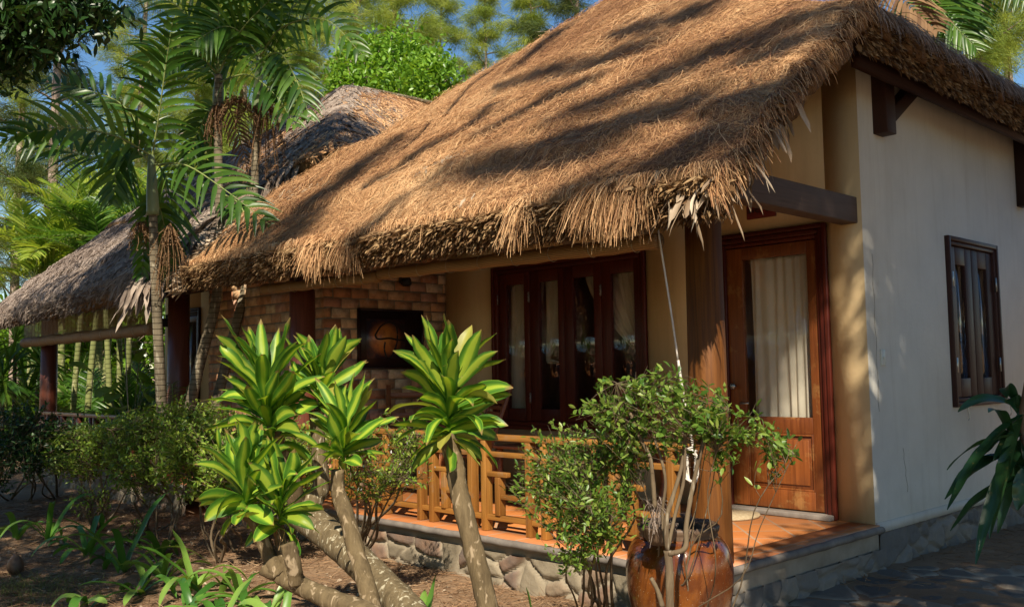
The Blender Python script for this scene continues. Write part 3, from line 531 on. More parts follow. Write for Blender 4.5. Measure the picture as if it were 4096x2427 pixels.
# ---- brick
def bricks(name, runs, parent):
    k = K(); k.cur = 1
    for (o, du, L, z0, z1, nrm) in runs:
        o = A(o, float); du = A(du, float); nrm = A(nrm, float); e = o+du*L; k.add([o-nrm*.003+[0, 0, z0], e-nrm*.003+[0, 0, z0], e-nrm*.003+[0, 0, z1], o-nrm*.003+[0, 0, z1], o-nrm*.1+[0, 0, z0], e-nrm*.1+[0, 0, z0], e-nrm*.1+[0, 0, z1], o-nrm*.1+[0, 0, z1]], [(0, 1, 2, 3), (7, 6, 5, 4), (0, 3, 7, 4), (1, 5, 6, 2), (3, 2, 6, 7)])
    k.cur = 0
    for (o, du, L, z0, z1, nrm) in runs:
        o = A(o, float); du = A(du, float); nrm = A(nrm, float); row = 0; z = z0
        while z < z1:
            u = -.115*(row % 2); h = .105
            while u < L:
                bl = .215+.012*rng.normal(); a_, b_ = max(u, 0), min(u+bl, L)
                if b_-a_ > .03:
                    p = .004*rng.normal(size=8); out = .002+.006*rng.random(); V = []
                    for n_, (uu, zz) in enumerate(((a_, z), (b_, z), (b_, min(z+h-.014, z1)), (a_, min(z+h-.014, z1)))): V.append(o+du*(uu+p[n_]*.8)+nrm*out+A([0, 0, zz+p[n_+4]*.6]))
                    V += [v_-nrm*.05 for v_ in V]; k.add(V, [(0, 1, 2, 3), (0, 4, 5, 1), (1, 5, 6, 2), (2, 6, 7, 3), (3, 7, 4, 0)], rng.random()**1.0)
                u += bl+.013
            z += h; row += 1
    return k.build(name, [MT['brick'], MT['mortar']], parent, bevel=0)
bricks('brick_wall', [((-8.17, 5.2, 0), (0, 1, 0), 1.6, .42, 3.0, (1, 0, 0)), ((-9.45, 5.2, 0), (1, 0, 0), 1.28, .1, 3.2, (0, -1, 0))], H1)
bricks('brick_wall', [((-10.69, 5.2, 0), (1, 0, 0), 1.23, .1, 3.2, (0, -1, 0)), ((-10.69, 6.8, 0), (0, -1, 0), 1.6, .42, 3.2, (-1, 0, 0))], H2)
# parapet between the cottages
k = K(); k.prism([(4.75, 2.86), (6.5, 4.25), (6.5, 3.0), (4.75, 2.6)], (-9.50, 0, 0), (0, 1, 0), (0, 0, 1), (.13, 0, 0)); k.build('party_parapet', MT['pale_stone'], H1, bevel=.01)
# ---- porch floor, plinth
def porch(Hh, x0, x1, left):
    s = -1 if left else 1
    k = K(); k.box((x0+.02, 4.86, .36), (x1-.24 if not left else x1, 6.80, .45)); k.build('porch_floor', MT['tile'], Hh)
    k = K(); k.box((x0+.02, 4.61, .405), (x1-.02, 4.858, .4505))
    if not left: k.box((x1-.238, 4.86, .405), (x1-.015, 6.80, .4505))
    else: k.box((x0+.02, 4.86, .453), (x0+.24, 6.8, .4565))
    k.build('tile_border', MT['tile_border'], Hh)
    k = K(); pts = [(x0, 4.60), (x1, 4.60)] if left else [(x0, 4.60), (x1, 4.60), (x1, 6.80)]
    if left: pts = [(x0, 6.8), (x0, 4.6), (x1, 4.6)]
    for p, q in zip(pts[:-1], pts[1:]):
        m_ = max(2, int(math.dist(p, q)/.12)); P = [(p[0]+(q[0]-p[0])*i/m_, p[1]+(q[1]-p[1])*i/m_, .420+.002*rng.normal()) for i in range(m_+1)]; k.tube(P, .027, 10)
    k.build('stone_nosing', MT['nosing'], Hh, True)
    k = K(); k.box((x0+.02, 4.634, .335), (x1-.02, 4.9, .404))
    if not left: k.box((x1-.13, 4.9, .265), (x1-.025, 6.8, .404))
    else: k.box((x0+.025, 4.9, .24), (x0+.13, 6.8, .4))
    k.build('render_band', MT['render_band'], Hh, bevel=.006)
    stone_face('stone_plinth', (x0+.02, 4.645, -.12), (1, 0, 0), (0, 0, 1), x1-x0-.04, .46, .20, .04, MT['stone_front'], Hh, 5+left, .016, .014)
    if not left:
        stone_face('side_plinth', (x1-.03, 4.65, -.12), (0, 1, 0), (0, 0, 1), 2.2, .40, .19, .04, MT['stone_side'], Hh, 9, .016, .014)
        stone_face('wall_base', (-3.262, 6.82, -.12), (0, 1, 0), (0, 0, 1), 5.4, .505, .22, .05, MT['stone_side'], Hh, 10, .018, .014)
porch(H1, -9.05, -3.20, False); porch(H2, -15.66, -10.0, True)
# ---- pillars
def pillar(x, y, r, z1, mat, Hh, name='pillar'):
    k = K(); k.lathe([(0, .449), (r*1.05, .45), (r*1.03, .6), (r, 1.4), (r*.94, z1), (0, z1)], (x, y, 0), 28); return k.build(name, MT[mat], Hh, True)
pillar(-3.36, 4.88, .118, 2.72, 'wood_post', H1); pillar(-8.02, 4.86, .13, 2.7, 'wood_pillar_dark', H1); pillar(-10.87, 4.9, .13, 2.72, 'wood_pillar_dark', H2); pillar(-15.45, 4.9, .125, 2.7, 'wood_pillar_dark', H2)
# ---- railing of the near porch
RL = thing('porch_railing', 'sunlit golden wooden lattice railing along the near porch edge', 'railing', (-5.8, 4.78, .45))
k = K(); k.box((-7.9, 4.725, 1.115), (-3.46, 4.815, 1.158)); k.build('handrail', MT['wood_rail_x'], RL, bevel=.006)
xs = [-6.07+.6215*i for i in range(-3, 5)]
for nm, z0, z1 in (('upper_rail', .995, 1.032), ('bottom_rail', .532, .570)):
    k = K(); k.box((-7.9, 4.742, z0), (-3.46, 4.786, z1)); k.build(nm, MT['wood_rail_x'], RL, bevel=.004)
for i, x in enumerate(xs):
    for dx_ in (0, .152):
        if x+dx_ > -3.5: continue
        k = K(); k.box((x+dx_, 4.728, .452), (x+dx_+.052, 4.80, 1.114)); k.build('baluster', MT['wood_rail'], RL, bevel=.004)
    if i < 7:
        k = K(); k.box((x+.204, 4.74, .850), (x+.42, 4.785, .886)); k.box((x+.352, 4.74, .690), (x+.6215, 4.785, .725)); k.build('short_rail', MT['wood_rail_x'], RL, bevel=.004)
        k = K(); k.box((x+.30, 4.731, .571), (x+.35, 4.797, .849)); k.build('stile', MT['wood_rail'], RL, bevel=.004)
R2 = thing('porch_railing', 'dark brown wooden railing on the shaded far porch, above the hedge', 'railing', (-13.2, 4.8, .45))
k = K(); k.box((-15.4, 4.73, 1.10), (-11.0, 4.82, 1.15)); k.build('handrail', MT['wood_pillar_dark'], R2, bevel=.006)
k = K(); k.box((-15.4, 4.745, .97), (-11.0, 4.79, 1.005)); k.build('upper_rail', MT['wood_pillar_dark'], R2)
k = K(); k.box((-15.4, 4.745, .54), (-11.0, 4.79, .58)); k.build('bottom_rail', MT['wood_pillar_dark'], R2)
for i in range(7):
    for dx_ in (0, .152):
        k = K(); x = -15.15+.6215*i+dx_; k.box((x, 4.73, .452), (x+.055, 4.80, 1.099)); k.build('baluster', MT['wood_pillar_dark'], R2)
# ---- door (near cottage)
def frame_ring(k, x0, x1, z0, z1, w_, y0, y1, bottom=True):
    k.box((x0, y0, z0), (x0+w_, y1, z1)); k.box((x1-w_, y0, z0), (x1, y1, z1)); k.box((x0+w_, y0, z1-w_), (x1-w_, y1, z1))
    if bottom: k.box((x0+w_, y0, z0), (x1-w_, y1, z0+w_))
def make_door(Hh, x0, x1, wood, framew, left=False):
    k = K(); frame_ring(k, x0, x1, .452, 2.738, .035, 6.765, 6.80, False); frame_ring(k, x0+.037, x1-.037, .452, 2.70, .04, 6.778, 6.86, False); frame_ring(k, x0+.079, x1-.079, .452, 2.658, .03, 6.80, 6.9, False)
    fr = k.build('door_frame', MT[framew], Hh, bevel=.006)
    k = K(); k.box((x0+.02, 6.70, .452), (x1-.02, 6.82, .49)); k.build('threshold', MT['nosing'], fr, bevel=.006)
    a_, b_ = x0+.11, x1-.10; k = K()
    gx0, gx1 = a_+.15, b_-.095; k.box((a_, 6.82, .497), (gx0, 6.865, 2.62)); k.box((gx1, 6.82, .497), (b_, 6.865, 2.62)); k.box((gx0, 6.82, 2.52), (gx1, 6.865, 2.62)); k.box((gx0, 6.82, 1.09), (gx1, 6.865, 1.222)); k.box((gx0, 6.82, .497), (gx1, 6.865, .645))
    k.box((gx0, 6.836, .645), (gx1, 6.86, 1.09)); k.box((gx0+.045, 6.826, .69), (gx1-.045, 6.835, 1.045)); frame_ring(k, gx0, gx1, .645, 1.09, .016, 6.822, 6.834)
    lf = k.build('door_leaf', MT[wood], fr, bevel=.004)
    k = K(); k.box((gx0, 6.842, 1.222), (gx1, 6.848, 2.52)); k.build('pane', MT['glass_clear'], fr)
    k = K(); kx = a_+.05 if not left else b_-.05
    k.tube([(kx, 6.82, 1.47), (kx, 6.79, 1.47)], .012, 10); k.tube([(kx, 6.79, 1.47), (kx, 6.775, 1.47), (kx, 6.765, 1.47)], [.02, .028, .018], 12); k.tube([(kx+.06, 6.82, 1.33), (kx+.06, 6.79, 1.33), (kx+.14, 6.79, 1.33)], .009, 8); k.build('door_handle', MT['metal'], fr, True)
    return gx0, gx1
g0, g1 = make_door(H1, DO[0], DO[1], 'wood_door', 'wood_red')
def curtain(name, label, x0, x1, y, z0, z1, folds, amp, gather=None, mat='cloth', grp=None):
    nu, nv = 90, 40; u = np.linspace(0, 1, nu); v = np.linspace(0, 1, nv); U, Vv = np.meshgrid(u, v, indexing='ij')
    ph = U*folds*6.28+1.3*np.sin(U*9)+.5*np.sin(U*folds*2.1+Vv*2); a_ = amp*(.55+.45*Vv)*(1+.3*np.sin(U*23)); X_ = x0+(x1-x0)*U+.006*np.sin(ph*.5+Vv*3)
    if gather is not None:
        side, gz, gw = gather; tz = (z1-gz)/(z1-z0); t = np.where(Vv < tz, (Vv/tz)**1.6, np.clip(1-(Vv-tz)/(1-tz)*1.0, 0, 1)**.5*.85+.15*1); wdt = 1-(1-gw)*t; cx = x0 if side < 0 else x1; X_ = cx+(X_-cx)*wdt
    P = np.stack([X_, y+a_*np.sin(ph)+.0*U, z1-(z1-z0)*Vv], -1).reshape(-1, 3); idx = np.arange(nu*nv).reshape(nu, nv); F = np.stack([idx[:-1, :-1], idx[1:, :-1], idx[1:, 1:], idx[:-1, 1:]], -1).reshape(-1, 4)
    o = mesh(name, P, F, MT[mat], None, smooth=True); s_ = o.modifiers.new('thickness', 'SOLIDIFY'); s_.thickness = .002; return tag(o, label, 'curtain', grp)
curtain('curtain', 'cream pleated curtain hanging full width behind the door glass', g0+.035, g1+.01, 6.90, 1.18, 2.53, 6.5, .016)
# ---- front window
k = K(); frame_ring(k, WO[0], WO[1], WO[2], WO[3], .035, 6.765, 6.80); frame_ring(k, WO[0]+.036, WO[1]-.036, WO[2]+.036, WO[3]-.036, .045, 6.778, 6.88); wf = k.build('window_frame', MT['wood_red'], H1, bevel=.006)
LV = [-7.30, -6.832, -6.352, -5.86, -5.392]; PN = [(-7.178, -6.912), (-6.70, -6.432), (-6.226, -5.955), (-5.747, -5.465)]
for i in range(4):
    a_, b_ = LV[i]+.003, LV[i+1]-.003; p, q = PN[i]; k = K(); yo = .004*(i % 2)
    k.box((a_, 6.80+yo, 1.117), (p, 6.85, 2.648)); k.box((q, 6.80+yo, 1.117), (b_, 6.85, 2.648)); k.box((p, 6.80+yo, 2.53), (q, 6.85, 2.648)); k.box((p, 6.80+yo, 1.117), (q, 6.85, 1.245)); lf = k.build('casement', MT['wood_red'], wf, bevel=.004)
    k = K(); k.box((p, 6.825, 1.245), (q, 6.831, 2.53)); k.build('pane', MT['glass'], wf)
for x in (-7.305, -6.832, -5.86, -5.385):
    for z in (1.3, 2.33):
        k = K(); k.box((x-.008, 6.790, z), (x+.008, 6.798, z+.11))
        for j in range(3): k.box((x-.010, 6.785, z+.012+j*.035), (x+.010, 6.7895, z+.028+j*.035))
        k.build('hinge', MT['metal'], wf)
curtain('curtain', 'cream curtain tied back at the left pane of the front window', -7.22, -6.72, 6.91, .9, 2.56, 7, .018, (-1, 1.62, .35))
curtain('curtain', 'cream curtain swept to the right pane of the front window', -6.15, -5.40, 6.91, .9, 2.56, 9, .018, (1, 1.75, .12))
curtain('curtain', 'narrow strip of pale curtain inside the second window pane', -6.72, -6.30, 6.93, 1.7, 2.56, 5, .015, (-1, 1.75, .1))
# ---- side window
k = K()
def ring_x(k, y0, y1, z0, z1, w_, x0, x1): k.box((x0, y0, z0), (x1, y0+w_, z1)); k.box((x0, y1-w_, z0), (x1, y1, z1)); k.box((x0, y0+w_, z1-w_), (x1, y1-w_, z1)); k.box((x0, y0+w_, z0), (x1, y1-w_, z0+w_))
ring_x(k, SW[0], SW[1], SW[2], SW[3], .04, -3.25, -3.205); ring_x(k, SW[0]+.041, SW[1]-.041, SW[2]+.041, SW[3]-.041, .035, -3.3, -3.222); sf = k.build('window_frame', MT['window_dark'], H1, bevel=.006)
for a_, b_, p, q in ((8.408, 8.905, 8.54, 8.76), (8.915, 9.412, 9.06, 9.27)):
    k = K(); k.box((-3.29, a_, 1.335), (-3.245, p, 2.66)); k.box((-3.29, q, 1.335), (-3.245, b_, 2.66)); k.box((-3.29, p, 2.50), (-3.245, q, 2.66)); k.box((-3.29, p, 1.335), (-3.245, q, 1.50)); k.build('casement', MT['window_dark'], sf, bevel=.005)
    k = K(); k.box((-3.272, p, 1.50), (-3.266, q, 2.50)); k.build('pane', MT['glass'], sf)
for y in (8.40, 9.42):
    for z in (1.55, 2.3):
        k = K(); k.box((-3.222, y-.012, z), (-3.212, y+.012, z+.13)); k.build('hinge', MT['metal'], sf)
    k = K(); k.tube([(-3.195, y+.1, 1.30), (-3.185, y+.1, 1.24), (-3.18, y+.12, 1.17), (-3.185, y+.10, 1.14)], .005, 6); k.build('window_hook', MT['metal'], sf)
k = K()
for j in range(5): k.box((-3.44, 8.35, 1.48+j*.11), (-3.40, 9.47, 1.535+j*.11), None)
k.build('inner_louvre', MT['window_dark'], sf)
o = curtain('curtain', 'thin pale curtain edge inside the narrow side window', -.3, .3, 0, 1.35, 2.62, 5, .015, (1, 1.6, .25)); o.rotation_euler = (0, 0, math.pi/2); o.location = (-3.40, 9.05, 0)
# ---- things on the walls
k = K(); k.box((-3.2465, 6.99, 1.622), (-3.232, 7.06, 1.742)); k.build('light_switch', MT['plastic'], None, bevel=.004); o = bpy.data.objects['light_switch']; tag(o, 'small cream light switch plate on the white side wall', 'light switch')
k = K(); k.box((-3.2320, 7.018, 1.67), (-3.2285, 7.034, 1.70)); k.build('rocker', MT['plastic'], o)
sg = thing('wall_sign', 'dark red wooden name board above the door, half hidden by thatch', 'sign', (-4.1, 6.79, 2.92)); k = K(); k.box((-4.23, 6.775, 2.845), (-3.965, 6.799, 2.995)); sb = k.build('board', MT['sign'], sg, bevel=.003)
cu = bpy.data.curves.new('sign_text', 'FONT'); cu.body = 'aver 3'; cu.size = .085; cu.extrude = .001; tx = bpy.data.objects.new('sign_text', cu); COL.objects.link(tx)
bpy.context.view_layer.update(); dg = bpy.context.evaluated_depsgraph_get(); tm = bpy.data.meshes.new_from_object(tx.evaluated_get(dg)); bpy.data.objects.remove(tx); tm.materials.clear(); tm.materials.append(MT['iron'])
lo = bpy.data.objects.new('lettering', tm); COL.objects.link(lo); lo.parent = sg; lo.location = (-.12, -.018, -.028); lo.rotation_euler = (math.pi/2, 0, 0)
pf = thing('framed_picture', 'dark framed abstract print of a black loop on orange, on the brick wall', 'picture', (-8.15, 6.0, 2.0))
k = K(); ring_x(k, 5.594, 6.448, 1.675, 2.31, .02, -8.165, -8.13); k.build('frame', MT['mat_black'], pf); k = K(); k.box((-8.16, 5.61, 1.69), (-8.142, 6.43, 2.295)); k.build('mount', MT['mat_black'], pf)
k = K(); k.box((-8.141, 5.70, 1.785), (-8.137, 6.20, 2.20)); k.build('print', MT['print'], pf)
def stroke(k, pts, w_): P = smooth_path([(-8.134, a_, b_) for a_, b_ in pts], 6); k.tube(P, w_, 6)
k = K(); stroke(k, [(5.80, 2.03), (5.88, 2.13), (6.0, 2.17), (6.08, 2.12), (6.09, 1.98), (6.05, 1.86), (6.0, 1.79), (5.95, 1.80), (5.92, 1.88), (5.93, 1.96)], .009); stroke(k, [(5.80, 2.03), (5.84, 1.99), (5.98, 2.0), (6.1, 1.985), (6.19, 1.98)], .010); k.build('brush_loop', MT['iron'], pf)
ld = thing('wall_lantern', 'black iron lantern on the brick wall above the picture', 'lantern', (-8.16, 6.15, 2.62)); k = K(); k.box((-8.168, 6.14, 2.60), (-8.15, 6.22, 2.78)); k.tube(smooth_path([(-8.15, 6.18, 2.74), (-8.08, 6.18, 2.76), (-8.05, 6.18, 2.70), (-8.06, 6.18, 2.66)]), .009, 6); k.build('bracket', MT['iron'], ld); k = K(); k.lathe([(0, 0), (.035, .0), (.06, .02), (.05, .08), (.03, .11), (0, .115)], (-8.06, 6.16, 2.56), 12); k.build('lamp_housing', MT['iron'], ld)
k = K(); p = on_y(1165, 1232, 4.9); p = A([-11.05, 4.78, 2.28]); k.box(p-[.08, .05, .05], p+[.08, .05, .05]); k.box(p-[.02, -.04, .0], p+[.02, .07, .10]); o = k.build('wall_speaker', MT['iron'], None, bevel=.008); tag(o, 'small black box lamp fixed beside the dark pillar of the far porch', 'wall lamp')
# ---- rolled bamboo blinds
def blind(label, x0, x1, y, z0, z1, r, hang=0, hz=.2):
    t = thing('bamboo_blind', label, 'blind', ((x0+x1)/2, y, z0), 'rolled bamboo blinds'); m_ = 40; P = [(x0+(x1-x0)*i/m_, y+.004*math.sin(i*.9), z0+(z1-z0)*i/m_+.004*math.sin(i*.7)) for i in range(m_+1)]
    k = K(); k.tube(P, [r*(1+.05*math.sin(i*1.3)) for i in range(m_+1)], 16); k.tube([A(P[-1])+[.001, 0, 0], A(P[-1])+[.004, 0, 0]], r*.4, 10); k.build('roll', MT['bamboo'], t, True)
    n_ = int(abs(x1-x0)/.35)
    for i in range(n_):
        x = x0+(x1-x0)*(i+.5)/n_; z = z0+(z1-z0)*(i+.5)/n_; k = K(); k.tube([(x+.0*c_, y+(r+.004)*math.cos(c_), z+(r+.004)*math.sin(c_)) for c_ in np.linspace(0, 6.28, 14)], .0022, 4); k.build('cord_loop', MT['string'], t)
    if hang:
        nv = int(hz/.012); V = []; Fq = []; k = K()
        for i in range(nv):
            z = i*.012+r*.6; k.bar((x0+.01, y-.01+.004*math.sin(i*.3), z0+z), (x1-.01, y-.01+.004*math.sin(i*.3), z1+z), .003, .0085)
        for i in range(int(abs(x1-x0)/.16)):
            x = x0+.05+i*.16; k.tube([(x, y-.016, z0+r), (x, y-.016, z0+hz)], .002, 4)
        k.build('slats', MT['bamboo'], t)
blind('rolled bamboo blind under the left part of the near eave, before the bricks', -8.35, -6.42, 4.62, 2.47, 2.43, .05); blind('rolled bamboo blind under the near eave, in front of the window', -6.39, -3.50, 4.62, 2.45, 2.40, .05)
blind('half lowered bamboo blind with open slats on the far porch', -16.05, -11.10, 4.72, 2.21, 2.21, .075, 1, .42)
# ---- cords
P = [on_y(2632, 920, 4.6), on_y(2680, 1220, 4.6), on_y(2712, 1440, 4.65)]; k = K(); k.tube(smooth_path(P), .006, 6); P2 = [on_y(2712, 1440, 4.65), on_y(2740, 1620, 4.68), on_y(2775, 1800, 4.73)]; k.tube(smooth_path(P2), .0085, 6); o = k.build('blind_cord', MT['rope'], None, True); tag(o, 'thin pale blind cord slanting down to the golden pillar', 'cord')
k = K(); c0 = on_y(2775, 1860, 4.72)
for i in range(7):
    P = [c0+[.035*math.cos(a_)*(1+.15*i*.3)+.006*rng.normal(), -.012-.004*i, .10*math.sin(a_)+.01*rng.normal()] for a_ in np.linspace(0, 6.28, 14)]; k.tube(smooth_path(P, 3), .0055, 5)
k.tube([c0+[0, .03, .08], c0+[0, -.05, .09]], .012, 6); o = k.build('coiled_cord', MT['rope'], None, True); tag(o, 'coil of white cord hanging on the golden pillar', 'cord coil')
k = K(); k.tube([(-12.0, 4.70, 2.25), (-11.6, 4.6, 1.2)], .006, 5); o = k.build('blind_cord', MT['string'], None); tag(o, 'thin dark cord hanging from the far porch blind', 'cord')
k = K(); k.lathe([(0, 0), (.3, 0), (.3, .018), (0, .02)], (-4.35, 6.45, .452), 24); V = k.V
o = k.build('doormat', MT['doormat'], None); tag(o, 'round coir doormat in front of the glazed door', 'doormat')
# ---- chairs
def chair(label, x, y, rz, arc=True):
    t = thing('porch_chair', label, 'chair', (0, 0, 0), 'wooden porch chairs')
    for s in (-1, 1):
        k = K(); rr, rw = .29, .035; n_ = 36; V = []; 
        if arc:
            for i in range(n_):
                a_ = 2*math.pi*i/n_
                for ro in (rr, rr-rw*1.4):
                    for dx_ in (0, .035): V.append((s*.27-s*dx_, ro*math.cos(a_), .295+ro*math.sin(a_)))
            F = []
            for i in range(n_):
                a0, b0 = 4*i, 4*((i+1) % n_); F += [(a0, a0+1, b0+1, b0), (a0+2, b0+2, b0+3, a0+3), (a0, b0, b0+2, a0+2), (a0+1, a0+3, b0+3, b0+1)]
            k.add(V, F)
        else:
            k.bar((s*.25, -.22, 0), (s*.25, -.22, .62), .04, .04); k.bar((s*.25, .22, 0), (s*.25, .28, .95), .04, .04); k.bar((s*.25, -.25, .63), (s*.25, .25, .65), .05, .03)
        k.build('side_frame', MT['chair_wood'], t)
    k = K()
    for j in range(8): k.box((-.235, -.24+j*.062, .40), (.235, -.19+j*.062, .418))
    k.box((-.24, -.26, .36), (.24, -.235, .40)); k.build('seat', MT['chair_wood'], t, bevel=.003)
    k = K(); T = lambda v: (0, .20+.24*v, .40+.62*v)
    for s in (-1, 1): k.bar((s*.24, .20, .38), (s*.24*.92, .46, 1.05), .045, .03)
    n_ = 11 if arc else 3
    for j in range(n_):
        v = (j+.6)/n_; k.bar((-.235, .20+.255*v, .40+.63*v), (.235, .20+.255*v, .40+.63*v), .012, .034 if arc else .05)
    k.build('backrest', MT['chair_wood'], t, bevel=.003); t.location = (x, y, .452); t.rotation_euler = (0, 0, rz); return t
chair('wooden slatted armchair with round side frame behind the striped plant', -6.75, 5.75, math.radians(-25)); chair('wooden slatted chair between the window and the leafy jar shrub', -5.0, 6.0, math.radians(10)); chair('plain wooden armchair against the brick wall under the picture', -7.65, 5.95, math.radians(60), False)
t = thing('porch_table', 'low wooden table between the porch chairs', 'table', (0, 0, 0)); k = K()
for j in range(6): k.box((-.3, -.27+j*.09, .50), (.3, -.19+j*.09, .525))
k.build('tabletop', MT['chair_wood'], t, bevel=.003)
for sx in (-1, 1):
    for sy in (-1, 1): k = K(); k.box((sx*.26-.02, sy*.22-.02, 0), (sx*.26+.02, sy*.22+.02, .498)); k.build('leg', MT['chair_wood'], t)
t.location = (-5.9, 5.95, .452)
# ================================================================ far cottage
slab('thatch_roof', zf_l_skirt, -16.08, -10.05, 4.2, 6.5, H2, .24, .07); roof2 = [o for o in KIDS[H2.name] if o.name.startswith('thatch_roof')][0]
up2 = slab('upper_thatch', zf_l_up, -16.08, -9.52, 5.92, 12.6, H2, .28, .08)
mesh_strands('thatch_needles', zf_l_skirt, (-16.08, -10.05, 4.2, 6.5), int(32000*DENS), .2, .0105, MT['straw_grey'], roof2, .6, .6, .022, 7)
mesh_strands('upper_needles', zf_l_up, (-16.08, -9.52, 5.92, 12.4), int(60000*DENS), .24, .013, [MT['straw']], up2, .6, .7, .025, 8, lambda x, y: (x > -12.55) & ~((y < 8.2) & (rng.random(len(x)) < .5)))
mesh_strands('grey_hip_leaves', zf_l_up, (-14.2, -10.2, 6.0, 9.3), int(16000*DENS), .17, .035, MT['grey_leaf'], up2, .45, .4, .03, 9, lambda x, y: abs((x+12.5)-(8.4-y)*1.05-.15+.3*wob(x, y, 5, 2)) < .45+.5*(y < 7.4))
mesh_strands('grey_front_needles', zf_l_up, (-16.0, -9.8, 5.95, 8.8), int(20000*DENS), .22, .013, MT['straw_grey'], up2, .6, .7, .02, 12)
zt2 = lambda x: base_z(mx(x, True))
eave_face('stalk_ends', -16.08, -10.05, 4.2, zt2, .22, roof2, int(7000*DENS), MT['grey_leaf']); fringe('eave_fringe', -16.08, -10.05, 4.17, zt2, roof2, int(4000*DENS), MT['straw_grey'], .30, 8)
n = int(420*DENS); y = 4.15+rng.random(n)**1.1*1.9; z = zf_l_skirt(np.full(n, -10.05), np.maximum(y, 4.2)); V, F, a = blades(np.stack([-10.12+.1*rng.random(n), y, z+.02-.15*rng.random(n)], -1), unit(np.stack([.7+.3*rng.normal(size=n), -.6+.25*rng.normal(size=n), -.35+0*y], -1)), .30+.40*rng.random(n), .035+.03*rng.random(n), 1.3, 5, 2, .3, 'strap', roll=.6, wig=.07); mesh('hanging_leaves', V, F, MT['grey_leaf'], roof2, a, True)
k = K(); k.tube(smooth_path([(-12.35, 8.6, 6.22), (-12.33, 10, 6.24), (-12.35, 12.2, 6.23)], 5), .038, 8); k.tube([(-11.2, 8.1, 5.44), (-11.2, 10.5, 5.47)], .022, 8); k.build('ridge_pole', MT['grey_bark'], up2, True)
wall_y('front_wall', 6.8, .16, -15.6, -10.69, .40, 4.15, [(-15.32, -14.28, .45, 2.738), (-13.55, -11.48, 1.035, 2.73)], MT['wall_front'], H2)
k = K(); k.box((-15.62, 6.802, -.05), (-15.45, 12.0, 4.3)); k.box((-9.6, 7.0, .0), (-9.5, 12, 4.3)); k.build('side_wall', MT['wall_side'], H2)
make_door(H2, -15.32, -14.28, 'wood_red', 'wood_dark', True)
k = K(); frame_ring(k, -13.55, -11.48, 1.035, 2.73, .08, 6.77, 6.86)
for j in range(1, 4): k.box((-13.47+j*.4975-.02, 6.78, 1.115), (-13.47+j*.4975+.02, 6.85, 2.65))
wf2 = k.build('window_frame', MT['wood_red'], H2, bevel=.006); k = K(); k.box((-13.47, 6.812, 1.115), (-11.56, 6.818, 2.65)); k.build('pane', MT['glass'], wf2)
k = K(); k.box((-15.4, 10.2, .4), (-10.6, 10.3, 4.0)); k.build('room', MT['room'], H2)
k = K(); k.box((-16.0, 4.80, 2.60), (-10.1, 4.92, 2.74)); k.build('eave_beam', MT['wood_dark'], H2)

for o in bpy.data.objects:
    if o.name.split('.')[0] in ('leaf_scraps', 'dried_leaves', 'hanging_leaves', 'hanging_tufts', 'stalk_ends', 'thatch_needles', 'loose_needles', 'flowers'): o['kind'] = 'stuff'
# ================================================================ plants
def P3(pts): return A([at(*p) for p in pts])
def crown_leaves(c, axis, n, L, W, hs, spread=1.0, low=-.25, droop=.9, seed=0, top=1.0):
    axis = unit(A(axis, float)); i = np.arange(n)+.5; f = i/n; az = i*2.39996+seed+rng.normal(size=n)*.25; el = (low+(1.28-low)*f**.75*top)+rng.normal(size=n)*.13
    e1 = unit(np.cross(axis, [0.2, .9, .1])); e2 = np.cross(axis, e1)
    D = (np.cos(el)*spread)[:, None]*(np.cos(az)[:, None]*e1+np.sin(az)[:, None]*e2)+np.sin(el)[:, None]*axis
    B = A(c)+axis*(hs*f)[:, None]; Ls = L*(.62+.42*f**.7)*(.85+.3*rng.random(n))
    return blades(B, D, Ls, W*(.8+.4*rng.random(n)), droop*(1.25-f)*(.5+1.2*rng.random(n)), 10, 4, .32, 'cane', roll=.7, wig=.07)
def dracaena(label, trunks, crowns, loc):
    t = thing('dracaena_plant', label, 'dracaena', loc, 'striped dracaenas in the front bed')
    for pts, r0, r1 in trunks:
        P = smooth_path(P3(pts), 10); rr = np.linspace(r0, r1, len(P))*(1+.07*wob(np.arange(len(P))*.35, 0*P[:, 0], int(r0*1e4), 1.7)); V, F = tube_vf(P, rr, 18); V = V+.0016*rng.normal(size=V.shape); mesh('trunk', V, F, MT['drac_bark' if r0 < .055 else 'grey_bark'], t, smooth=True)
    for c, ax, n, L, W, hs, kw in crowns:
        V, F, a = crown_leaves(at(*c), ax, n, L, W, hs, **kw); cr = mesh('leaf_crown', V, F, MT['dracaena'], t, a, True)
        V, F, a = blades(at(*c)+rng.normal(size=(26, 3))*.02, rdir(26), .05+.06*rng.random(26), .003, 1, 4, 1, 0, 'needle', wig=.4); mesh('dry_fibres', V, F, MT['straw'], cr, a)
    return t
dracaena('tallest striped dracaena with one big crown, its bare trunk before the railing', [([(1990, 2700, 4.0), (1950, 2427, 4.05), (1890, 2180, 4.1), (1835, 1960, 4.15), (1818, 1850, 4.18), (1790, 1740, 4.2)], .049, .038)],
    [((1795, 1770, 4.2), (.0, 0, 1), 66, .35, .068, .24, dict(seed=1, low=-.15, droop=.9))], on_z(1990, 2700, .05))
dracaena('slender striped dracaena leaning left, crown in front of the brick wall foot', [([(1560, 2700, 4.1), (1490, 2427, 4.2), (1430, 2220, 4.3), (1385, 2060, 4.35), (1352, 1960, 4.4), (1352, 1880, 4.4)], .044, .032)],
    [((1372, 1850, 4.42), (.05, .05, 1), 38, .29, .064, .14, dict(seed=2.1, low=.1, droop=.6))], on_z(1560, 2700, .05))
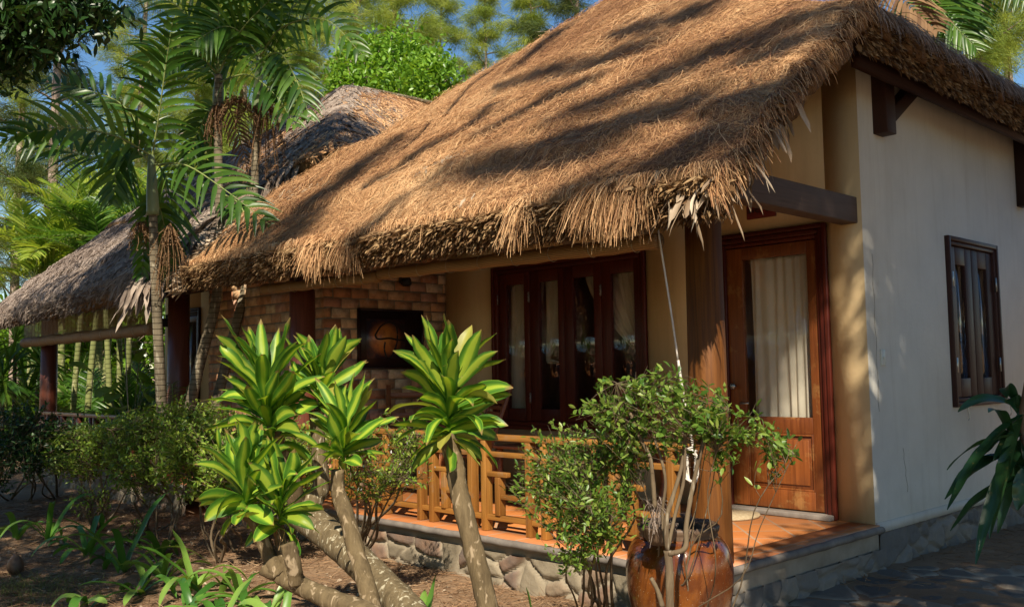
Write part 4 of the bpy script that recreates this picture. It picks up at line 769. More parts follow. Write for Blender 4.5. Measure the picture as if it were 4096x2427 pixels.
dracaena('striped dracaena on a thick lichened diagonal trunk, two crowns at the middle of the bed', [([(1800, 2640, 3.9), (1620, 2430, 4.2), (1440, 2250, 4.6), (1300, 2125, 4.9), (1190, 2045, 5.1)], .074, .080), ([(1215, 2050, 5.05), (1262, 1990, 5.1), (1285, 1930, 5.1), (1275, 1800, 5.1), (1262, 1640, 5.1)], .055, .034), ([(1190, 2030, 5.08), (1165, 1900, 5.0), (1120, 1780, 4.95), (1090, 1700, 4.9)], .05, .03)],
    [((1275, 1640, 5.1), (.05, .1, 1), 40, .34, .070, .15, dict(seed=3.3, low=.05, droop=.65)), ((1090, 1790, 4.9), (-.1, -.12, 1), 62, .39, .072, .32, dict(seed=4.2, low=0, droop=.6))], on_z(1800, 2640, .05))
dracaena('low striped dracaena on a pale knobbly trunk near the lilies', [([(1640, 2560, 3.6), (1480, 2460, 3.75), (1330, 2400, 3.85), (1190, 2335, 3.95), (1060, 2268, 4.0)], .050, .036), ([(1120, 2300, 3.97), (1075, 2220, 4.0), (1040, 2130, 4.0), (985, 2040, 4.0)], .036, .022), ([(1170, 2320, 3.95), (1140, 2240, 4.0), (1125, 2180, 4.02), (1110, 2080, 4.02)], .034, .02), ([(1185, 2330, 3.92), (1175, 2260, 3.9), (1150, 2170, 3.9)], .034, .03)],
    [((985, 2050, 4.0), (-.05, -.05, 1), 34, .29, .068, .13, dict(seed=5.5, low=-.05, droop=.75)), ((1115, 2120, 4.0), (.1, .05, 1), 32, .27, .062, .14, dict(seed=6.4, low=0, droop=.75))], on_z(1640, 2560, .05))
# ---- crinum lilies
def lily(label, px, py, n, L, W=.05, droop=1.6, spread=.6, z=.05):
    c = on_z(px, py, z); t = thing('spider_lily', label, 'lily', c, 'strap-leaved lilies on the bare soil')
    az = np.arange(n)*2.4+px; el = np.clip(1.45-spread*(.25+.9*rng.random(n)), .2, 1.5); D = np.stack([np.cos(el)*np.cos(az), np.cos(el)*np.sin(az), np.sin(el)], -1)
    V, F, a = blades(c+rng.normal(size=(n, 3))*[.012, .012, .004]+[0, 0, .02], D, L*(.6+.55*rng.random(n)), W*(.9+.4*rng.random(n)), droop*(.4+.9*rng.random(n)), 12, 2, .35, 'strap', roll=.25, wig=.02); mesh('leaves', V, F, MT['lily'], t, a, True)
    k = K(); k.lathe([(0, -.04), (.028, -.02), (.03, .02), (.018, .07), (0, .09)], c, 9); k.build('bulb', MT['dry_leaf'], t, True); return t
LL = [('lily at the far left edge with one tall upright blade', 60, 2165, 5, .42), ('lily with a long arching blade left of the grey gourd', 190, 2185, 6, .62), ('small two-bladed lily sprout behind the arching lily', 245, 2195, 3, .2), ('lily with dark broad curved leaves beside the small sprout', 350, 2240, 8, .62), ('short lily sprout with pale tips left of the knobbly trunk', 430, 2265, 5, .3), ('lily sprawling toward the left on a shaggy brown bulb', 490, 2305, 8, .75), ('lily with thin pale leaves right of the shaggy bulb', 650, 2345, 8, .42), ('upright lily with one tall flat blade under the hedge', 780, 2380, 8, .55), ('lily under the low dracaena branches', 640, 2240, 7, .4)]
for a_ in LL: lily(*a_)
lily('large nearest lily with greyish arching leaves at the bottom edge', 880, 2560, 10, .55, .055, 1.5, .7); lily('lily leaning right from below the knobbly trunk', 1130, 2600, 8, .5, .045); lily('dark upright lily between the two tall trunks at the bottom edge', 1690, 2640, 7, .42, .05, .4, .25); lily('lily with one long blade slanting up to the stone plinth', 2010, 2640, 4, .62, .045, .7, .95); lily('lily tip just rising at the foot of the leafy bush', 2160, 2660, 3, .36, .05, .1, .1); lily('yellow-edged lily curling beside the low trunk', 1330, 2600, 5, .4, .05, 1.8)
for lb, x, y, n_, L_ in (('lily with glossy arching leaves right of the shaggy bulb', 560, 2390, 8, .5), ('lily between the tall flat blade and the low dracaena', 960, 2420, 9, .5), ('lily at the bottom edge below the shaggy bulb', 760, 2470, 8, .48), ('lily beside the foot of the knobbly trunk', 1060, 2520, 9, .5), ('small lily at the bottom left below the gourd', 330, 2440, 5, .3)): lily(lb, x, y, n_, L_, .05, 1.7, .8)
# ---- shrubs
def shrub(name, label, cat, bases, blobs, nt, nl, leafL, leafW, leafmat, grp=None, stem_r=.012, twigr=.0028, droop=.4, flowers=0, seed=0, gnarl=.05, up=.4):
    bases = [A(b) for b in bases]; c0 = bases[0]; t = thing(name, label, cat, c0, grp)
    cen = A([b[0] for b in blobs]); rad = A([np.broadcast_to(b[1], 3) for b in blobs], float); wgt = rad.prod(1)**(2/3.); pick = rng.choice(len(blobs), nt, p=wgt/wgt.sum())
    ends = cen[pick]+rdir(nt)*rad[pick]*(rng.random(nt)**.30)[:, None]; ends[:, 2] = np.maximum(ends[:, 2], .12)
    stems = []; P_all = []
    for bi, b in enumerate(bases):
        for _ in range(max(1, 7//len(bases)+1)):
            j = rng.integers(len(cen)); q = cen[j]+rng.normal(size=3)*rad[j]*.35; m_ = 9; tt = np.linspace(0, 1, m_)[:, None]; P = b+rng.normal(size=3)*[.03, .03, 0]+(q-b)*tt; P[1:-1] += rng.normal(size=(m_-2, 3))*gnarl; P = smooth_path(P[::2], 4); stems.append(P); P_all.append(P[len(P)//4:])
    rads = [np.linspace(stem_r*(.7+.6*rng.random()), stem_r*.35, len(P)) for P in stems]; V, F, a = tubes(stems, rads, 6); mesh('stems', V, F, MT['twig'], t, a, True)
    S = np.concatenate(P_all); tw = []; B = []; D = []
    for e in ends:
        dd = ((S-e)**2).sum(1)+np.maximum(0, S[:, 2]-e[2]+.05)*.5; s = S[np.argsort(dd)[min(len(dd)-1, rng.integers(1, 6))]]; mid = (s+e)/2+rng.normal(size=3)*gnarl*.8; tt = np.linspace(0, 1, 6)[:, None]; P = (1-tt)**2*s+2*tt*(1-tt)*mid+tt**2*e; tw.append(P)
        n_ = max(2, int(nl/nt*(.6+.8*rng.random()))); u = .35+.65*rng.random(n_); i = np.minimum((u*5).astype(int), 4); fr = (u*5-i)[:, None]; B.append(P[i]*(1-fr)+P[i+1]*fr); dv = unit(P[-1]-P[2]); D.append(unit(dv*.5+rdir(n_)*.9+A([0, 0, up*.6])))
    V, F, a = tubes(tw, [np.linspace(twigr*1.2, twigr*.5, 6)]*len(tw), 3); mesh('twigs', V, F, MT['twig'], t, a)
    B = np.concatenate(B); D = np.concatenate(D); n_ = len(B); B = B+rng.normal(size=(n_, 3))*.008
    V, F, a = blades(B, D, leafL*(.6+.8*rng.random(n_)), leafW*(.7+.6*rng.random(n_)), droop*rng.random(n_)*1.6, 3, 2, .3, 'lance', roll=.8, wig=.05); mesh('leaves', V, F, MT[leafmat], t, a, True)
    if flowers:
        c_ = ends[rng.integers(nt, size=flowers)]+rng.normal(size=(flowers, 3))*.03; V, F, a = blades(np.repeat(c_, 5, 0), rdir(flowers*5), .011, .009, 0, 2, 1, 0, 'lance'); mesh('flowers', V, F, MT['flower'], t, a)['kind'] = 'stuff'
    return t
def bl(x, y, D, rx, rz=None, ry=None): return (at(x, y, D), (rx, ry or rx, rz or rx*.8))
GH = 'clipped hedge shrubs before the far porch'
shrub('hedge_shrub', 'twiggy hedge shrub at the left end, in front of the far pillar', 'shrub', [on_z(420, 2090, .08), on_z(330, 2080, .08)], [bl(330, 1800, 10.3, .55, .30), bl(480, 1750, 10.0, .5, .30)], int(520*DENS), int(6200*DENS), .042, .019, 'hedge', GH)
shrub('hedge_shrub', 'broad flat-topped hedge shrub with a bare arched branch beneath', 'shrub', [on_z(660, 2190, .06), on_z(600, 2140, .06)], [bl(600, 1730, 8.9, .50, .26), bl(760, 1690, 8.7, .45, .25), bl(560, 1860, 8.6, .42, .22)], int(640*DENS), int(7600*DENS), .040, .018, 'hedge', GH, gnarl=.08)
shrub('hedge_shrub', 'dense hedge shrub left of the dracaenas, many upright stems', 'shrub', [on_z(860, 2270, .05), on_z(930, 2240, .05)], [bl(850, 1760, 7.6, .42, .28), bl(950, 1880, 7.2, .36, .28), bl(760, 1880, 7.8, .34, .24)], int(620*DENS), int(7400*DENS), .038, .018, 'hedge', GH, gnarl=.04)
shrub('hedge_shrub', 'hedge shrub below the brick wall, mostly behind the dracaena crowns', 'shrub', [on_z(1090, 2160, .08), on_z(1160, 2180, .08)], [bl(1080, 1780, 8.0, .5, .3), bl(1200, 1800, 7.6, .42, .3), bl(1130, 1950, 7.4, .35, .25)], int(520*DENS), int(5600*DENS), .036, .016, 'hedge', GH, flowers=16)
shrub('hedge_shrub', 'dark bushy shrub at the left edge with a thicket of thin stems', 'shrub', [on_z(120, 2010, .08), on_z(40, 2000, .08), on_z(230, 2000, .08)], [bl(60, 1730, 10.2, .6, .4), bl(210, 1760, 10.4, .5, .34), bl(20, 1860, 9.8, .5, .32)], int(640*DENS), int(8000*DENS), .045, .02, 'broad', GH, stem_r=.014)
shrub('sapling', 'spindly little sapling on bare soil below the hedge', 'sapling', [on_z(378, 2130, .06)], [bl(360, 2000, 9.2, .3, .16)], 60, 260, .035, .017, 'hedge', None, .016, gnarl=.03)
shrub('sapling', 'tiny yellowish seedling before the bare-stemmed shrub', 'sapling', [on_z(545, 2190, .05)], [bl(540, 2110, 8.4, .10, .10)], 16, 110, .03, .015, 'shrub', None, .006)
shrub('jasmine_bush', 'airy white-flowered bush before the left half of the railing', 'bush', [on_z(1440, 2235, .12)], [bl(1520, 1790, 6.2, .26, .26), bl(1600, 1880, 6.1, .24, .16), bl(1440, 1930, 6.2, .22, .12), bl(1660, 1760, 6.1, .14, .12)], int(330*DENS), int(2100*DENS), .030, .012, 'hedge', None, .013, .0022, flowers=30, gnarl=.05)
shrub('leafy_bush', 'dense twiggy bush with small leaves between dracaena trunk and jar', 'bush', [on_z(2380, 2560, .05), on_z(2300, 2540, .05), on_z(2440, 2560, .05)], [bl(2230, 1830, 4.75, .25, .19), bl(2360, 1900, 4.7, .27, .22), bl(2150, 1950, 4.8, .20, .13), bl(2400, 2060, 4.6, .23, .17), bl(2300, 2170, 4.6, .19, .15), bl(2500, 1780, 4.7, .17, .14)], int(560*DENS), int(4700*DENS), .033, .0135, 'shrub', None, .010, .0014, gnarl=.04)
t = shrub('shrub_tree', 'leafy shrub with forked grey stems rising before the glazed jar', 'shrub', [on_z(2690, 2700, .05)], [bl(2450, 1610, 4.5, .17, .14), bl(2600, 1540, 4.5, .17, .10), bl(2740, 1620, 4.4, .20, .14), bl(2900, 1670, 4.35, .19, .12), bl(3080, 1760, 4.3, .15, .08), bl(3120, 1820, 4.25, .06, .04), bl(2560, 1750, 4.5, .16, .12), bl(2880, 1790, 4.35, .12, .08), bl(2380, 1660, 4.5, .12, .08), bl(2700, 1500, 4.5, .10, .06)], int(330*DENS), int(2300*DENS), .040, .018, 'shrub', None, .005, .0013, gnarl=.06)
k = K()
for pts, r0, r1 in (([(2690, 2750, 4.3), (2680, 2427, 4.3), (2678, 2280, 4.32), (2670, 2200, 4.33)], .021, .018), ([(2670, 2200, 4.33), (2665, 2080, 4.33), (2690, 1990, 4.35), (2730, 1850, 4.4), (2745, 1700, 4.4)], .013, .008), ([(2675, 2215, 4.32), (2740, 2190, 4.3), (2745, 2100, 4.33), (2770, 1950, 4.35), (2805, 1800, 4.35), (2850, 1650, 4.35)], .013, .009), ([(2672, 2190, 4.33), (2700, 2060, 4.36), (2735, 1920, 4.38), (2740, 1780, 4.4)], .010, .007), ([(2620, 2030, 4.5), (2612, 1930, 4.5), (2600, 1830, 4.5), (2560, 1750, 4.5), (2520, 1650, 4.5)], .012, .008), ([(2650, 2427, 4.2), (2630, 2360, 4.2), (2604, 2310, 4.2)], .012, .009), ([(2660, 2180, 4.4), (2650, 2050, 4.45), (2660, 1900, 4.45), (2600, 1700, 4.5)], .008, .006)):
    k.tube(smooth_path(P3(pts), 6), np.linspace(r0, r1, len(smooth_path(P3(pts), 6)))*(1+.06*rng.normal(size=len(smooth_path(P3(pts), 6)))), 9)
k.build('trunk', MT['twig'], t, True)
n = 130; V, F, a = blades(at(2625, 2030, 4.52)+rng.normal(size=(n, 3))*[.02, .02, .03], unit(rdir(n)+[0, 0, -.6]), .08+.05*rng.random(n), .003, 2.5, 5, 1, 0, 'needle', wig=.3); mesh('dry_tangle', V, F, MT['straw_grey'], t, a)
# ---- glazed jar
jc = at(2718, 2300, 4.93); jx, jy = jc[0], jc[1]; t = thing('water_jar', 'big glazed amber jar with dark rim at the porch corner', 'jar', (jx, jy, .05)); S_ = .985
prof = [(.0, 0), (.155, 0), (.165, .02), (.20, .12), (.245, .28), (.274, .40), (.283, .50), (.279, .57), (.262, .635), (.232, .68), (.205, .70)]
k = K(); k.lathe([(r*S_, z) for r, z in smooth_path([(a_, b_, 0) for a_, b_ in prof], 4)[:, :2]], (jx, jy, .05), 56, .5); k.build('body', MT['glaze'], t, True)
k = K(); k.lathe([(.20, .695), (.206, .705), (.200, .715), (.211, .728), (.215, .748), (.204, .76), (.178, .755), (.17, .70), (.165, .66), (0, .66)], (jx, jy, .05), 56, .5); k.build('rim', MT['jar_rim'], t, True)
k = K(); a_ = at(2640, 2150, 4.62); k.lathe([(0, 0), (.05, .0), (.075, .03), (.08, .08), (.083, .085), (.075, .085), (.06, .04), (0, .03)], a_-[0, 0, .03], 20); o = k.build('hanging_bowl', MT['jar_rim'], None, True); tag(o, 'small dark bowl propped between shrub stems before the jar rim', 'bowl')
k = K(); k.bar((jx-.15, jy-.1, .822), (jx+.16, jy+.06, .828), .08, .015); k.bar((jx-.05, jy+.12, .838), (jx+.17, jy-.09, .842), .045, .013); o = k.build('driftwood', MT['wood_beam'], None, bevel=.005); tag(o, 'weathered wood pieces lying across the mouth of the glazed jar', 'driftwood')
# ---- small ground things
n = 2600; x = -11.5+rng.random(n)*9; y = 1.6+rng.random(n)*2.9; V, F, a = blades(np.stack([x, y, ground_z(x, y)+.006], -1), rdir(n)*[1, 1, .15], .018+.04*rng.random(n)**2, .012+.014*rng.random(n), .6, 3, 2, .4, 'lance', roll=.5); tag(mesh('leaf_litter', V, F, MT['dry_leaf'], None, a), 'small dry leaf crumbs and chips scattered over the soil', 'litter', kind='stuff')
n = 900; k = []; x = -10.5+rng.random(n)*9; y = 1.6+rng.random(n)*3.0; s_ = .004+.012*rng.random(n)**3; ico = A([[1, 0, 0], [0, 1, 0], [-1, 0, 0], [0, -1, 0], [0, 0, .7], [0, 0, -.7]], float); V = (np.stack([x, y, ground_z(x, y)], -1)[:, None]+ico[None]*s_[:, None, None]*(.7+.6*rng.random((n, 6, 1)))).reshape(-1, 3); tri = A([[0, 1, 4], [1, 2, 4], [2, 3, 4], [3, 0, 4], [1, 0, 5], [2, 1, 5], [3, 2, 5], [0, 3, 5]]); tag(mesh('gravel', V, (np.arange(n)[:, None, None]*6+tri[None]).reshape(-1, 3), MT['stone_front'], None, {'rnd': np.repeat(rng.random(n), 6)}, True), 'tiny pebbles and grit strewn over the bare soil', 'gravel', kind='stuff')
c = on_z(62, 2262, .12)+[0, 0, .0]; k = K(); k.lathe([(0, -.07), (.035, -.065), (.062, -.03), (.066, .0), (.055, .045), (.03, .075), (.012, .09), (0, .1)], c, 20); k.tube([c+[0, 0, .09], c+[-.02, .0, .12]], .008, 6); o = k.build('fallen_gourd', MT['jar_rim'], None, True); tag(o, 'small grey round gourd lying on the soil at the left edge', 'gourd')
k = K(); k.bar(on_z(362, 2320, .055), on_z(455, 2352, .06), .02, .012); o = k.build('broken_stick', MT['pale_stone'], None); tag(o, 'pale broken stick lying on the shaded soil', 'stick')
for i, (x, y) in enumerate([(120, 2298), (325, 2290), (215, 2325), (402, 2357), (110, 2375), (312, 2268), (60, 2080)]):
    p = on_z(x, y, 0); p[2] = ground_z(p[0], p[1])+.012; V, F, a = blades([p], rdir(1)*[1, 1, .2], .09, .05, .5, 4, 2, .4, 'lance'); o = mesh('fallen_leaf', V, F, MT['dry_leaf'], None, a); tag(o, 'dry tan leaf fallen on the bare soil', 'leaf', 'dry leaves fallen on the soil')
n = 900; p = np.stack([on_z(90, 2400, 0)[0]+rng.normal(size=n)*.35, on_z(90, 2400, 0)[1]+rng.normal(size=n)*.25, 0*rng.random(n)], -1); p[:, 2] = ground_z(p[:, 0], p[:, 1]); V, F, a = blades(p, unit(rdir(n)*[.8, .8, 0]+[0, 0, .7]), .06+.12*rng.random(n), .004, 1.5, 4, 1, 0, 'needle', wig=.1); tag(mesh('grass', V, F, MT['grass'], None, a), 'thin dry grass tuft on soil in the lower left corner', 'grass', kind='stuff')
def litter(n, x0, x1, y0, y1, L, W, keep=None):
    x = x0+rng.random(n)*(x1-x0); y = y0+rng.random(n)*(y1-y0); k = (wob(x, y, 71, 2)+.5*rng.normal(size=n)) > -.1
    if keep is not None: k &= keep(x, y)
    x, y = x[k], y[k]; n = len(x); return blades(np.stack([x, y, ground_z(x, y)+.004+.012*rng.random(n)], -1), rdir(n)*[1, 1, .06], L*(.5+rng.random(n)), W, 0, 3, 1, 0, 'needle', roll=1, wig=.12)
V, F, a = join([litter(int(40000*DENS), -13, -2.0, 1.4, 4.6, .13, .0045), litter(int(9000*DENS), -3.2, 1.5, 4.6, 13, .15, .006, lambda x, y: y > x+9.6-.4)]); tag(mesh('needle_litter', V, F, MT['litter'], None, a), 'fallen casuarina needles strewn over the soil', 'litter', kind='stuff')
# ================================================================ palms
def frond_mesh(name, P, leafL, leafW, n, mat, parent, N=None, dr=.9, vee=.35, r=.012, taper=True, broad=False):
    P = smooth_path(P, 8); T = unit(np.gradient(P, axis=0)); L = np.concatenate([[0], np.cumsum(np.linalg.norm(np.diff(P, axis=0), axis=1))]); u = np.linspace(.10, 1.0, n); s = u*L[-1]
    Q = np.stack([np.interp(s, L, P[:, i]) for i in range(3)], -1); Tt = unit(np.stack([np.interp(s, L, T[:, i]) for i in range(3)], -1))
    Nn = np.broadcast_to(unit(A([0, 0, 1.])) if N is None else unit(A(N, float)), Q.shape); Nn = unit(Nn-(Nn*Tt).sum(-1, keepdims=True)*Tt); Sd = np.cross(Tt, Nn); Nn = np.cross(Sd, Tt); out = []
    w_ = np.sin(np.pi*np.clip(u*.82+.16, 0, 1))**.6
    for sg in (-1, 1):
        D = unit(Sd*sg+Tt*(.55+.6*u)[:, None]+Nn*vee+rng.normal(size=Q.shape)*.07); Ls = leafL*w_*(.9+.2*rng.random(n))
        out.append(blades(Q, D, Ls, leafW*(.8+.4*rng.random(n)), dr*(.7+.6*rng.random(n)), 6, 2, .35, 'leaflet', side=np.cross(D, Nn), roll=.25, wig=.02))
    V1, F1, a1 = join(out); V2, F2 = tube_vf(P, np.linspace(r, r*.25, len(P)), 6, False); V = np.concatenate([V1, V2]); F = np.concatenate([F1, A(F2)+len(V1)]); a = {k: np.concatenate([v, np.full(len(V2), .5)]) for k, v in a1.items()}
    return mesh(name, V, F, [MT[mat], MT['rachis'] if mat != 'palm_dead' else MT['palm_dead']], parent, a, True, np.r_[np.zeros(len(F1)), np.ones(len(F2))])
def fruit_spray(c, parent, n=26, L=.35, W=.4, hang=1.0):
    tw = []; B = []
    for i in range(n):
        d = unit(A([rng.normal()*W, rng.normal()*W, -.2])); tt = np.linspace(0, 1, 7)[:, None]; P = c+d*L*.5*tt+A([0, 0, -1])*L*hang*tt**2*(.5+rng.random()); P += rng.normal(size=P.shape)*.006; tw.append(P); B.append(P[2:])
    V, F, a = tubes(tw, [np.linspace(.006, .003, 7)]*n, 3); B = np.concatenate([np.repeat(b, 5, 0) for b in B])+0; B = B+rng.normal(size=B.shape)*.012; V2, F2, a2 = blades(B, rdir(len(B)), .018, .016, 0, 2, 2, .5, 'lance'); V, F, a = join([(V, F, a), (V2, F2, a2)]); mesh('fruit_cluster', V, F, MT['fruit'], parent, a)
def palm(label, trunk, r0, r1, fronds, shaft=None, fruits=(), bark='palm_bark', leafL=.52, leafW=.056, toward=.9):
    P = smooth_path(P3(trunk), 8); t = thing('areca_palm', label, 'palm', P[0], 'slender areca palms by the far porch')
    V, F = tube_vf(P, np.linspace(r0, r1, len(P)), 12); mesh('trunk', V, F, MT[bark], t, smooth=True)
    if shaft: S_ = smooth_path(P3(shaft), 6); V, F = tube_vf(S_, np.linspace(r1*1.5, r1*.7, len(S_))*(1+.15*np.sin(np.linspace(0, 3.1, len(S_)))), 12); mesh('crownshaft', V, F, MT['shaft'], t, smooth=True)
    for f in fronds:
        pts, kw = f if isinstance(f, tuple) else (f, {}); Pf = P3(pts); c = Pf.mean(0); Nv = unit(CAM-c)*toward+A([0, 0, .45]); kk = dict(leafL=leafL, leafW=leafW, n=16, mat='palm', N=Nv); kk.update(kw); frond_mesh('frond', Pf, kk.pop('leafL'), kk.pop('leafW'), kk.pop('n'), kk.pop('mat'), t, **kk)
    for f in fruits: fruit_spray(at(*f[:3]), t, *f[3:])
    return t
palm('nearest palm with ringed grey trunk and wide dark fronds, left of the near roof', [(655, 1780, 9.6), (640, 1500, 9.6), (628, 1250, 9.6), (616, 1000, 9.6), (612, 850, 9.6)], .055, .042,
  [[(607, 640, 9.6), (640, 430, 9.5), (665, 250, 9.4), (690, 90, 9.3)], [(600, 620, 9.6), (460, 545, 9.3), (250, 512, 9.0), (-10, 560, 8.8)], [(600, 600, 9.6), (500, 430, 9.8), (360, 365, 10.0), (180, 330, 10.3)], [(600, 650, 9.6), (520, 590, 9.5), (470, 660, 9.4), (455, 800, 9.4)], [(615, 660, 9.6), (740, 660, 9.3), (900, 760, 9.1), (1080, 900, 9.0)], [(615, 640, 9.7), (655, 700, 9.9), (668, 850, 10.0), (665, 1000, 10.0)], ([(618, 760, 9.7), (590, 850, 9.9), (575, 1000, 10.0), (565, 1150, 10.0)], dict(leafL=.24)), ([(622, 780, 9.7), (655, 900, 9.9), (672, 1040, 10.0), (660, 1150, 10.0)], dict(leafL=.22)), [(600, 620, 9.6), (450, 640, 9.9), (250, 600, 10.2), (60, 500, 10.4)]],
  [(612, 860, 9.6), (608, 740, 9.6), (605, 620, 9.6)], [(680, 900, 9.5, 34, .40, .22), (560, 890, 9.6, 20, .28, .7, .5)])
palm('second palm, its leaning pale trunk crossing the far porch opening', [(745, 1690, 10.6), (800, 1450, 10.6), (858, 1235, 10.6), (878, 1050, 10.7), (878, 850, 10.8), (873, 600, 10.9), (874, 300, 11)], .062, .045,
  [[(874, 300, 11), (872, 150, 11), (875, -30, 10.8), (868, -200, 10.6)], [(874, 290, 11), (960, 130, 10.8), (1060, 20, 10.6), (1200, -120, 10.4)], [(874, 300, 11), (760, 190, 10.7), (640, 210, 10.4), (560, 290, 10.2)], [(874, 310, 11), (790, 260, 11.2), (690, 270, 11.4), (580, 330, 11.6)], [(872, 330, 11), (990, 300, 10.6), (1100, 380, 10.4), (1180, 500, 10.2)], ([(870, 400, 11), (825, 460, 11.2), (780, 560, 11.3), (730, 700, 11.3)], dict(leafL=.32)), ([(874, 410, 11), (845, 500, 11.3), (825, 640, 11.4), (812, 760, 11.4)], dict(leafL=.24)), ([(880, 330, 11.1), (925, 450, 11.3), (960, 560, 11.4), (1010, 760, 11.4)], dict(mat='palm_dead', leafL=.3, n=22, leafW=.025)), [(874, 290, 11), (800, 120, 11), (700, 20, 11), (560, -60, 11)], [(874, 300, 11), (930, 180, 11.3), (950, 60, 11.5), (960, -100, 11.7)], ([(900, 780, 10.8), (960, 820, 10.5), (1010, 930, 10.3), (1090, 1000, 10.2)], dict(leafL=.4)), ([(878, 760, 11.0), (935, 860, 11.2), (945, 1000, 11.2), (935, 1100, 11.2)], dict(leafL=.28))],
  [(874, 420, 11), (873, 300, 11)], [(868, 420, 10.9, 22, .3, .4), (960, 390, 10.8, 18, .5, 1.3, .4)])
palm('third palm with fruiting clusters, its lower trunk slanting past the sunlit bricks', [(850, 1680, 10.7), (905, 1450, 10.7), (955, 1260, 10.7), (985, 1130, 10.8), (1012, 850, 10.9), (1025, 600, 11), (1030, 420, 11)], .06, .042,
  [[(1037, 230, 11), (1130, 110, 10.7), (1300, 80, 10.4), (1450, 220, 10.2)], [(1037, 240, 11), (1120, 215, 10.6), (1185, 320, 10.4), (1240, 470, 10.3)], [(1035, 230, 11), (960, 130, 10.8), (880, 110, 10.6), (760, 180, 10.4)], [(1036, 230, 11), (1060, 100, 11), (1100, -40, 11), (1160, -180, 11)], [(1034, 240, 11), (990, 200, 11.3), (920, 230, 11.5), (850, 320, 11.6)], [(1036, 230, 11), (1200, 0, 11.2), (1330, -60, 11.4), (1500, -60, 11.5)], ([(1036, 250, 11), (1100, 260, 11), (1120, 330, 11), (1100, 400, 11)], dict(leafL=.3))],
  [(1030, 440, 11), (1034, 340, 11), (1038, 230, 11)], [(1068, 400, 10.9, 36, .52, .25), (960, 400, 11, 26, .55, 1.2, .35), (1000, 430, 10.9, 12, .4, .9, .4)])
# generic radiating palm used for the ones behind
def palm_proto(name, label, cat, H, nf, FL, leafL, leafW, mat, r=.06, bark='cane_bark', grp=None, elev=(.2, 1.2), nl=24, lean=.0, seed=0):
    t = thing(name, label, cat, (0, 0, 0), grp); P = smooth_path([(0, 0, -.1), (lean*.3, 0, H*.4), (lean, 0, H)], 6)
    if H > .3: V, F = tube_vf(P, np.linspace(r, r*.75, len(P)), 10); mesh('trunk', V, F, MT[bark], t, smooth=True)
    for i in range(nf):
        az = i*2.4+seed; el = elev[0]+(elev[1]-elev[0])*((i*.618) % 1); d = A([math.cos(az)*math.cos(el), math.sin(az)*math.cos(el), math.sin(el)]); tt = np.linspace(0, 1, 6)[:, None]; Q = P[-1]+d*FL*tt+A([0, 0, -1])*FL*.42*tt**2.2*math.cos(el)*(.7+.5*rng.random()); frond_mesh('frond', Q, leafL, leafW, nl, mat, t, dr=.6, r=.014)
    return t
def place(proto, x, y, z=None, s=1, rz=0, label=None, first=[set()]):
    if proto.name in first[0]: o = copy_tree(proto)
    else: first[0].add(proto.name); o = proto
    o.location = (x, y, float(ground_z(x, y)) if z is None else z); o.scale = (s, s, s); o.rotation_euler = (0, 0, rz)
    if label: o['label'] = label
    return o
yp = palm_proto('feather_palm', 'sunlit yellow-green palm behind the far roof', 'palm', 2.6, 11, 2.6, .75, .06, 'palm_yellow', .09, elev=(.35, 1.4), nl=30, grp='sunlit yellow palms behind the far roof')
for i, (x, y, D, s, lb) in enumerate([(250, 1080, 20, 1.0, 'yellow-green palm with a tall upright frond, farthest left behind the far roof'), (400, 1010, 21, 1.05, 'bright yellow palm just above the far roof edge'), (640, 1000, 22, .9, 'yellow palm behind the nearest palm trunk'), (130, 1120, 19, .8, 'small yellow palm at the left end of the far roof')]):
    p = at(x, y, D); o = place(yp, p[0], p[1], 0, s, i*1.3, lb); o.scale = (s, s, s*1.0); o.location.z = p[2]-2.6*s
ap = palm_proto('cane_palm', 'cane palm', 'palm', 3.6, 7, 1.5, .45, .045, 'palm', .055, elev=(.2, 1.2), nl=20, grp='cane palms seen through the far porch', lean=.35)
for i, (x, D, rz, s) in enumerate([(283, 18, .3, 1.1), (338, 17.5, 2.0, 1.15), (392, 20, 1, 1.2), (447, 17.5, 3.3, 1.1), (480, 18.5, -.5, 1.15), (505, 17.5, -.2, 1.1)]):
    p = at(x, 1640, D); place(ap, p[0], p[1], 0, s, rz, ['pale green cane palm trunk right of the dark porch post', 'thick ringed cane palm trunk, second from the dark post', 'distant thin cane palm between two ringed trunks', 'straight green cane palm in the middle of the porch opening', 'cane palm leaning right, left one of the crossing pair', 'cane palm leaning right, right one of the crossing pair'][i])
lp = palm_proto('bushy_palm', 'low bushy palm', 'palm', .2, 12, 1.5, .5, .045, 'palm', elev=(.3, 1.35), nl=22, grp='low bushy palms under the far porch opening')
for i, (x, D, s) in enumerate([(440, 16.8, 1.1), (560, 17, 1.0), (350, 19, 1.2), (620, 20, 1.3), (60, 18, 1.2), (150, 20, 1.3), (250, 24, 1.5)]):
    p = at(x, 1650, D); place(lp, p[0], p[1], 0, s, i*1.1, ['low dark palm with a broad frond in the middle of the porch opening', 'low palm spreading toward the near palm trunk', 'low palm behind the ringed cane trunks', 'low palm beside the far wall edge', 'low palm at the left picture edge under the roof', 'low palm left of the dark porch post', 'low palm far behind the dark porch post'][i])
